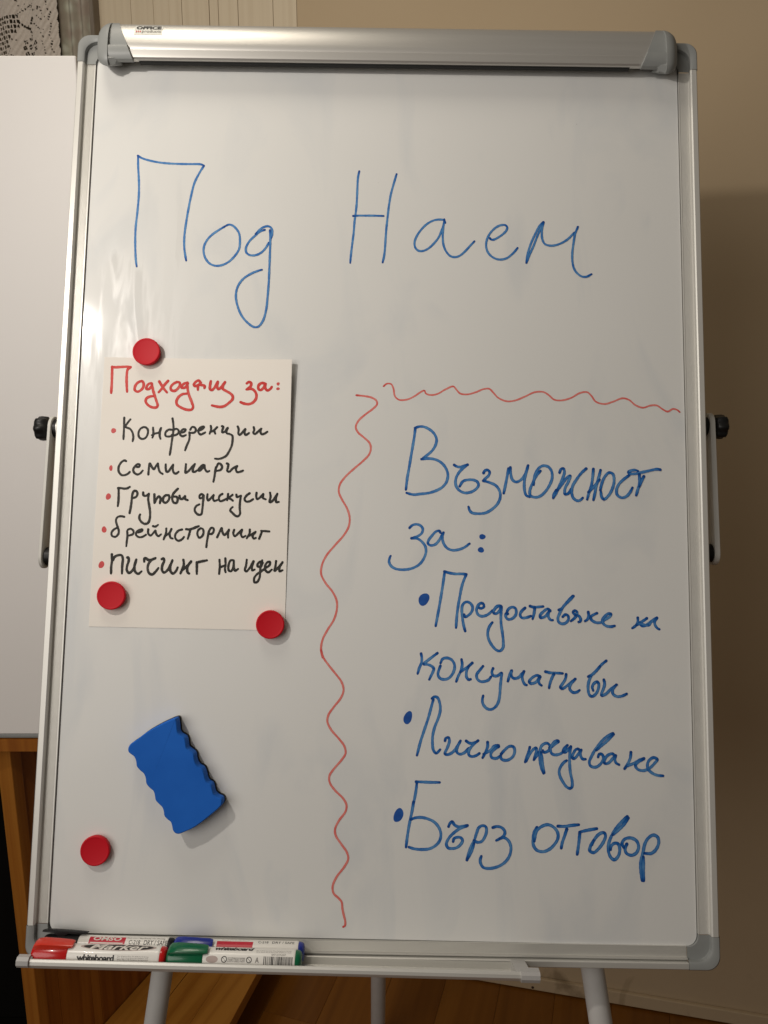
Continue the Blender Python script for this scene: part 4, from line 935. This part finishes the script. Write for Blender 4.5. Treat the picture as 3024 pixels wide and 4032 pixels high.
ERASER='-206,-256.9 -214.8,-260.4 -224,-265.1 -235,-271.7 -244,-278.8 -250.4,-283.4 -252.5,-288 -251.4,-291.7 -246,-295.7 -243.7,-300.6 -242.8,-305.2 -239.3,-309.2 -235.4,-312.3 -233.3,-316.8 -232.2,-322.2 -228.7,-326.3 -224.8,-329.4 -223.2,-333.8 -222.1,-338.3 -218.7,-341.9 -215.3,-345 -213.5,-349 -212.6,-353.5 -209.2,-357 -205.8,-359.6 -204.2,-364.1 -203.2,-367.7 -200.7,-370.3 -197,-370.9 -191.5,-368.8 -182.4,-364.6 -173.4,-358.2 -164.4,-350.9 -156.3,-343.6 -154.6,-339.5 -155.6,-335.9 -159.4,-334.2 -163.1,-331.5 -164.8,-326.6 -166.4,-322.1 -170.2,-319.9 -172.2,-316.7 -173.8,-311.3 -175.9,-306.8 -180.2,-304.2 -182.6,-301.5 -184.2,-297 -185.3,-292 -189.2,-288.8 -192.6,-286.2 -193.7,-280.7 -195.3,-276.1 -200.2,-273 -202.4,-269.8 -203.3,-264.4 -204.3,-258.9'

def cl(v): return min(1.0,max(0.0,v))
def plift(x,y): return 0.5+7.0*cl((x+303)/205)**2.2*cl((y+166)/291)**1.6
def spline(pts,step=.55):
    if len(pts)==2: 
        L=math.dist(pts[0],pts[1]); n=max(3,int(L/step)); return [tuple(pts[0][k]+(pts[1][k]-pts[0][k])*i/n for k in (0,1)) for i in range(n+1)]
    P=[tuple(2*pts[0][k]-pts[1][k] for k in (0,1))]+pts+[tuple(2*pts[-1][k]-pts[-2][k] for k in (0,1))]
    out=[]
    for i in range(1,len(P)-2):
        p0,p1,p2,p3=[Vector(q) for q in P[i-1:i+3]]
        t0=0;t1=t0+max(1e-3,(p1-p0).length)**.5;t2=t1+max(1e-3,(p2-p1).length)**.5;t3=t2+max(1e-3,(p3-p2).length)**.5
        n=max(2,int((p2-p1).length/step))
        for s_ in range(n):
            t=t1+(t2-t1)*s_/n
            A1=p0*((t1-t)/(t1-t0))+p1*((t-t0)/(t1-t0));A2=p1*((t2-t)/(t2-t1))+p2*((t-t1)/(t2-t1));A3=p2*((t3-t)/(t3-t2))+p3*((t-t2)/(t3-t2))
            B1=A1*((t2-t)/(t2-t0))+A2*((t-t0)/(t2-t0));B2=A2*((t3-t)/(t3-t1))+A3*((t-t1)/(t3-t1))
            out.append(tuple(B1*((t2-t)/(t2-t1))+B2*((t-t1)/(t2-t1))))
    out.append(tuple(pts[-1])); return out
def ribbon(strokes,width,zf,z0,seed):
    r=random.Random(seed); V=[];F=[];UV=[];DN=[]
    z=z0; uoff=r.uniform(0,500)
    for st in strokes:
        p=spline(st); n=len(p); s=0; base=len(V); uoff+=37
        ph=r.uniform(0,6)
        rows=[]
        # round start cap, body, round end cap
        T=[]
        for i in range(n):
            a=Vector(p[max(0,i-1)]); b=Vector(p[min(n-1,i+1)]); d=(b-a)
            d=d.normalized() if d.length>1e-6 else Vector((1,0)); T.append(d)
        hw=width/2
        tot=sum(math.dist(p[i],p[i-1]) for i in range(1,n))
        def row(c,d,h,s,cv=0.0):
            nrm_=Vector((-d.y,d.x))
            for q,vv in ((-1,0),(-.5,.25),(0,.5),(.5,.75),(1,1)):
                x=c.x+nrm_.x*h*q; y=c.y+nrm_.y*h*q
                V.append((x,y,zf(x,y)+z)); UV.append((uoff+s,vv)); DN.append(min(1.0,max(math.exp(-max(0,s)/2.2),.8*math.exp(-max(0,tot-s)/2.2),cv)))
        c0=Vector(p[0]);cN=Vector(p[-1])
        for a in (85,60,30):
            aa=math.radians(a); row(c0-T[0]*hw*math.sin(aa)*.9,T[0],hw*math.cos(aa),0)
        for i in range(n):
            if i: s+=math.dist(p[i],p[i-1])
            h=hw*(1+.06*math.sin(s*.35+ph)+.04*math.sin(s*1.3+ph*2))
            e=min(1.0,(n-1-i)*.55/ (width*1.0)); h*=.86+.14*e
            k_=T[max(0,i-2)].dot(T[min(n-1,i+2)]); row(Vector(p[i]),T[i],h,s,min(.6,max(0,1-k_)*1.2)); z+=.0002
        for a in (30,60,85):
            aa=math.radians(a); row(cN+T[-1]*hw*math.sin(aa)*.8,T[-1],hw*.86*math.cos(aa),s)
        m_=(len(V)-base)//5
        for i in range(m_-1):
            for j in range(4):
                a=base+i*5+j; F.append((a,a+1,a+6,a+5))
        z+=.004
    return V,F,UV,DN
def put_ink(groups,parent,zf,mw=None):
    for gi,(name,label,ik,wdt,st) in enumerate(groups):
        m=INK[ik]
        if ik.endswith('dot'):
            x,y,a,b,rot=st[0]; rr=math.radians(-rot); V=[];n=28
            rd=random.Random(gi)
            cs,sn=math.cos(rr),math.sin(rr); ph=rd.uniform(0,6)
            for i in range(n):
                t=2*math.pi*i/n; k_=1+.05*math.sin(2*t+ph)+.04*math.sin(3*t+ph)
                ex,ey=a*k_*math.cos(t),b*k_*math.sin(t); X_=x+ex*cs-ey*sn; Y_=y+ex*sn+ey*cs
                V.append((X_,Y_,zf(X_,Y_)+.06))
            o=link(name,*S((V,[tuple(range(n))])),m,parent=parent); continue
        pts=[[tuple(float(c) for c in q.split(',')) for q in s_.split()] for s_ in st]
        V,F,UV,DN=ribbon(pts,wdt,zf,.05,gi*7+len(groups))
        me=bpy.data.meshes.new(name); me.from_pydata([tuple(c*mm for c in v) for v in V],[],F)
        uvl=me.uv_layers.new(name='UVMap')
        for lp_ in me.loops: uvl.data[lp_.index].uv=UV[lp_.vertex_index]
        da=me.attributes.new('dens','FLOAT','POINT'); da.data.foreach_set('value',DN)
        me.materials.append(m); me.update()
        # faces all towards the viewer
        bm=bmesh.new(); bm.from_mesh(me)
        for f_ in bm.faces:
            f_.normal_update()
            if f_.normal.z<0: f_.normal_flip()
        bm.to_mesh(me); bm.free()
        o=bpy.data.objects.new(name,me); COL.objects.link(o); o.parent=parent
        if label: o['label']=label
put_ink(BOARD_INK,surf,lambda x,y:0.0)
# ------------------------------------------------------------------ paper note
c4=[(-303.4,125.9),(-97.6,124.4),(-98.0,-166.9),(-305.3,-165.9)]
nx,ny=26,34; V=[];F=[]
for j in range(ny+1):
    for i in range(nx+1):
        s_=i/nx;t=j/ny
        x=(c4[0][0]*(1-s_)+c4[1][0]*s_)*(1-t)+(c4[3][0]*(1-s_)+c4[2][0]*s_)*t
        y=(c4[0][1]*(1-s_)+c4[1][1]*s_)*(1-t)+(c4[3][1]*(1-s_)+c4[2][1]*s_)*t
        V.append((x,y,plift(x,y)))
k=len(V)
for j in range(ny):
    for i in range(nx):
        a=j*(nx+1)+i; F.append((a,a+1,a+nx+2,a+nx+1))
V+=[(x,y,z-.22) for x,y,z in V]; F+=[tuple(reversed([q+k for q in f_])) for f_ in F]
def brd(a,b): F.append((a,b,b+k,a+k))
for i in range(nx): brd(i,i+1); brd(ny*(nx+1)+i+1,ny*(nx+1)+i)
for j in range(ny): brd((j+1)*(nx+1),j*(nx+1)); brd(j*(nx+1)+nx,(j+1)*(nx+1)+nx)
note=link('paper_note',*S((V,F)),M_paper,mw=MB,smooth=True,sharp=40)
tag(note,'cream paper sheet with red heading and black handwritten list under magnets','note')
put_ink(PAPER_INK,note,plift)
# ------------------------------------------------------------------ magnets
mgp=[(0.1,0),(13.9,0),(14.2,.5),(14.6,3),(15.0,6.0),(14.9,6.7),(14.4,7.1),(13.4,7.2),(12.9,7.0),(12.4,6.9),(.1,6.95)]
mv,mf=S(lathe(mgp,56)); mme=None
ML_=[(-256,130.8,.6,'red round magnet over the top edge of the paper sheet'),
 (-281,-133,.6,'red round magnet on the lower left corner of the paper sheet'),
 (-112.6,-160.5,1.0,'red round magnet on the lower right corner of the paper sheet'),
 (-284.5,-391.9,0,'red round magnet holding nothing, below the blue eraser on the bare board')]
for i,(x,y,z,lb) in enumerate(ML_):
    mw=MB@Matrix.Translation((x*mm,y*mm,(z+.1)*mm))@Matrix.Rotation(i*.7,4,'Z')
    if mme is None:
        o=link('round_magnet',mv,mf,M_magnet,mw=mw,smooth=True,sharp=50); mme=o.data
    else:
        o=bpy.data.objects.new('round_magnet',mme); COL.objects.link(o); o.matrix_world=mw
    tag(o,lb,'magnet','red magnets on the whiteboard')
# ------------------------------------------------------------------ eraser
ep=[tuple(float(c) for c in q.split(',')) for q in ERASER.split()]
# smooth closed outline
def closed_spline(p,n=4):
    o=[];L=len(p)
    for i in range(L):
        p0,p1,p2,p3=[Vector(p[(i+q)%L]) for q in (-1,0,1,2)]
        for s_ in range(n):
            t=s_/n
            o.append(.5*((2*p1)+(p2-p0)*t+(2*p0-5*p1+4*p2-p3)*t*t+(3*p1-p0-3*p2+p3)*t**3))
    return o
eo=closed_spline(ep); ec_=sum(eo,Vector((0,0)))/len(eo)
def ering(d,z):
    out=[];L=len(eo)
    for i,q in enumerate(eo):
        t=(eo[(i+1)%L]-eo[i-1]).normalized(); nn=Vector((t.y,-t.x))
        if nn.dot(q-ec_)<0 and False: nn=-nn
        out.append((q.x+nn.x*d*sgn,q.y+nn.y*d*sgn,z))
    return out
area=sum(eo[i-1].x*eo[i].y-eo[i].x*eo[i-1].y for i in range(len(eo)))
sgn=1 if area>0 else -1
eb=MB@Matrix.Translation((ec_.x*mm,ec_.y*mm,0))
def shift(vf): return [(x-ec_.x*mm,y-ec_.y*mm,z) for x,y,z in vf[0]],vf[1]
er=empty('board_eraser',None,mw=eb); tag(er,'blue foam board eraser with wavy edges stuck tilted on the board','eraser')
link('foam_body',*shift(S(loft([ering(-.3,3.4),ering(.2,5),ering(.3,10),ering(.1,15.2),ering(-.35,16.4),ering(-1.0,17.0)]))),M_era,parent=er,smooth=True,sharp=24)
link('felt_pad',*shift(S(loft([ering(-.2,.1),ering(.7,.8),ering(.6,2.9),ering(-.2,3.35)]))),M_felt,parent=er,smooth=True,sharp=50)
# ------------------------------------------------------------------ markers
def marker(name,x0,yc,zc,capm,clip_ang,label,side,logos,clipm=None):
    r=9.2
    R0=MB@TM
    base=R0@Matrix.Translation((x0*mm,yc*mm,zc*mm))
    root=empty(name,None,mw=base); tag(root,label,'marker','whiteboard markers in the pen tray')
    white=M_lab
    # body label 36..128, cap 0..36, plug 128..133
    bd=lathe([(9.4,33),(9.7,34),(9.75,36),(9.75,122.4),(9.6,123.6),(9.2,124.2)],48,'x')
    body=link('barrel',*S(bd),white,parent=root,smooth=True,sharp=40)
    capv=lathe([(7.2,-.5),(8.9,.2),(9.7,1.6),(10.1,4),(10.25,16),(10.4,34.4),(10.1,35)],48,'x')
    cp=link('cap',*S(capv),capm,parent=root,smooth=True,sharp=40)
    # clip: raised wedge along the cap
    ca,sa=math.cos(clip_ang),math.sin(clip_ang)
    def cpv(x,w_,h): # w_ across, h radial
        y=ca*w_+sa*h; z=-sa*w_+ca*h; return (x,y,z)
    secs=[(1.5,4.6,8.5,11.6),(4,5.4,8.6,13.8),(10,5.3,9.2,15.0),(24,5.0,9.3,14.6),(36,4.6,10.6,14.0),(39.6,4.0,11.2,13.4)]
    if side: secs=[(-3,2.8,12.4,13.6),(0,3.6,12.2,14.4),(9,4.2,11.8,14.4),(14,4.4,9.0,14.2),(19,4.4,9.0,14.0),(24,4.2,11.6,13.8),(36,3.8,11.6,13.2),(42,3.2,11.8,12.9)]
    rings=[[cpv(x,-w_,a),cpv(x,-w_,b-.8),cpv(x,-w_*.6,b),cpv(x,w_*.6,b),cpv(x,w_,b-.8),cpv(x,w_,a)] for x,w_,a,b in secs]
    link('clip',*S(loft(rings)),clipm or capm,parent=root,smooth=True,sharp=40)
    pg=lathe([(9.3,123.4),(9.3,125.4),(8.9,127.8),(7.7,129.3),(5.4,130.1),(.2,130.3)],40,'x')
    link('end_plug',*S(pg),capm,parent=root,smooth=True,sharp=50)
    def wrap(v,f,x0_,x1_,a_c,hmm,m,nm='printed_word',lift_=.16):
        V=[]
        for a,b in v:
            th=math.radians(a_c)+(b-.5)*hmm/9.75
            rr=9.75+lift_
            V.append((x0_+a*(x1_-x0_),rr*math.sin(th),rr*math.cos(th)))
        link(nm,*S((V,f)),m,parent=body)
    for L in logos:
        kind=L[0]
        if kind=='t':
            _,s_,xa,xb_,ang,h,m,kw=L; v,f=text_mesh(s_,**kw); wrap(v,f,xa,xb_,ang,h,m)
        elif kind=='r':
            _,xa,xb_,ang,h,m,lf=L
            n=10; v=[(i%2,(i//2)/n) for i in range(2*(n+1))]; f=[(2*i,2*i+1,2*i+3,2*i+2) for i in range(n)]
            wrap(v,f,xa,xb_,ang,h,m,'printed_patch',lf)
        elif kind=='e':
            _,xa,xb_,ang,h,m,lf=L
            n=24; v=[];f=[]
            for i in range(n+1):
                t=-1+2*i/n; w_=math.sqrt(max(0,1-t*t))
                v+=[(.5-.5*w_,.5+t/2),(.5+.5*w_,.5+t/2)]
            f=[(2*i,2*i+1,2*i+3,2*i+2) for i in range(n)]
            wrap(v,f,xa,xb_,ang,h,m,'printed_oval',lf)
        elif kind=='bar':
            _,xa,xb_,ang,h,m=L; rr=random.Random(5); x=xa; v=[];f=[]
            while x<xb_:
                w_=rr.choice((.35,.35,.7,1.0)); k_=len(v)
                for j in range(4):
                    v+=[((x-xa)/(xb_-xa),j/3),((x+w_-xa)/(xb_-xa),j/3)]
                f+=[(k_+2*j,k_+2*j+1,k_+2*j+3,k_+2*j+2) for j in range(3)]
                x+=w_+rr.choice((.4,.6,.9))
            wrap(v,f,xa,xb_,ang,h,m,'barcode')
        elif kind=='ring':
            _,xc,ang,d,m=L; n=24; v=[];f=[]
            for i in range(n):
                t=2*math.pi*i/n
                v+=[(.5+.5*math.cos(t),.5+.5*math.sin(t)),(.5+.38*math.cos(t),.5+.38*math.sin(t))]
            f=[(2*i,2*((i+1)%n),2*((i+1)%n)+1,2*i+1) for i in range(n)]
            k_=len(v); v+=[(.2,.85),(.15,.8),(.8,.15),(.85,.2)]; f.append((k_,k_+1,k_+2,k_+3))
            wrap(v,f,xc-d/2,xc+d/2,ang,d,m,'printed_symbol')
    return root
M_lab=mat('marker_label_white',(.80,.78,.73),.28,0,.1)
M_cr=mat('red_cap',(.50,.006,.006),.24,0,.2); M_cb=mat('black_cap',(.007,.007,.008),.45,0,0,.25)
M_cg=mat('green_cap',(.0,.115,.045),.26,0,.2); M_cu=mat('blue_cap',(.010,.025,.26),.26,0,.2)
M_prb=mat('print_bright_red',(.52,.006,.03),.35); M_pw=mat('print_white',(.72,.68,.62),.4); M_pp=mat('print_pinkish_grey',(.45,.36,.33),.35)
small=dict(res=1)
FR=(-482.6,32.4); BK=(-483.0,12.9)
fine=['The Oil Spoon Dry, The Adhesive Is Strong','Are Any And Smooth Surface Can','Write Where No Radiation And Attention','To Seal The Cover Completely After Use']
marker('red_marker',-325.2,FR[0],FR[1],M_cr,math.radians(74),'red capped marker lying at the front left of the pen tray',0,
 [('e',46,120,74,8.5,M_pp,.05),('e',49,117,74,7.2,M_pk,.10),('t','Marker',55,112,74,6.6,M_pw,dict(offset=.02,shear=.4)),
  ('t','whiteboard',45,81,11,5.8,M_pk,dict(offset=.035,space=.9))]+
 [('t',fine[i],84,114,22-i*8,1.0,M_pg,small) for i in range(4)],clipm=mat('red_clip',(.62,.03,.012),.3,0,.2))
marker('black_marker',-323.5,BK[0],BK[1],M_cb,math.radians(100),'black capped marker lying behind the red one in the pen tray',1,
 [('r',46,82,58,8.0,M_prb,.05),('t','OMSO',50,78,68,4.4,M_pw,dict(offset=.03,shear=.1)),('r',48,80,42,1.0,M_pw,.1),
  ('t','Vivid Color / Easy Erasing / No Ghosting',83,121,76,2.0,M_pg,dict(res=1,shear=.2)),('t','C-218',86,97,50,4.2,M_pk,{}),('t','DRY / SAFE',101,124,50,4.6,M_pk,{})])
marker('green_marker',-194.2,FR[0],FR[1],M_cg,math.radians(62),'green capped marker at the front, right end of the row of markers',0,
 [('t','whiteboard',46,84,84,5.0,M_pk,dict(offset=.04,space=.9,shear=.3)),('e',38.5,50,20,6.2,M_pp,.05),('ring',56,21,5.6,M_pk),('ring',80,21,5.4,M_pk),
  ('t','A',86,89.5,21,4.6,M_pg,{}),('bar',94,122,18,7.5,M_pk),('t','GNT 2319-2007',101,115,50,1.7,M_pg,small)]+
 [('t',s_,59.5,76,28-i*8,1.2,M_pg,small) for i,s_ in enumerate(('NOT SUITABLE FOR CHILDREN','UNDER 3 YEARS OF AGE','DUE TO SMALL PARTS'))]+
 [('t',s_,86,120,72-i*9,1.2,M_pg,small) for i,s_ in enumerate(fine[:2])])
marker('blue_marker',-193.6,BK[0]-.6,BK[1],M_cu,math.radians(50),'blue capped marker lying behind the green one in the pen tray',0,
 [('r',43,79,55,7.4,M_prb,.05),('t','OMSO',47,75,92,4.0,M_pw,{}),('t','DRY / SAFE',98,120,76,3.0,M_pk,{}),('t','C-218',84,94,76,3.0,M_pk,{})])
print('objects',len(bpy.data.objects),'tris',sum(len(o.data.polygons)*2 for o in bpy.data.objects if o.type=='MESH'))
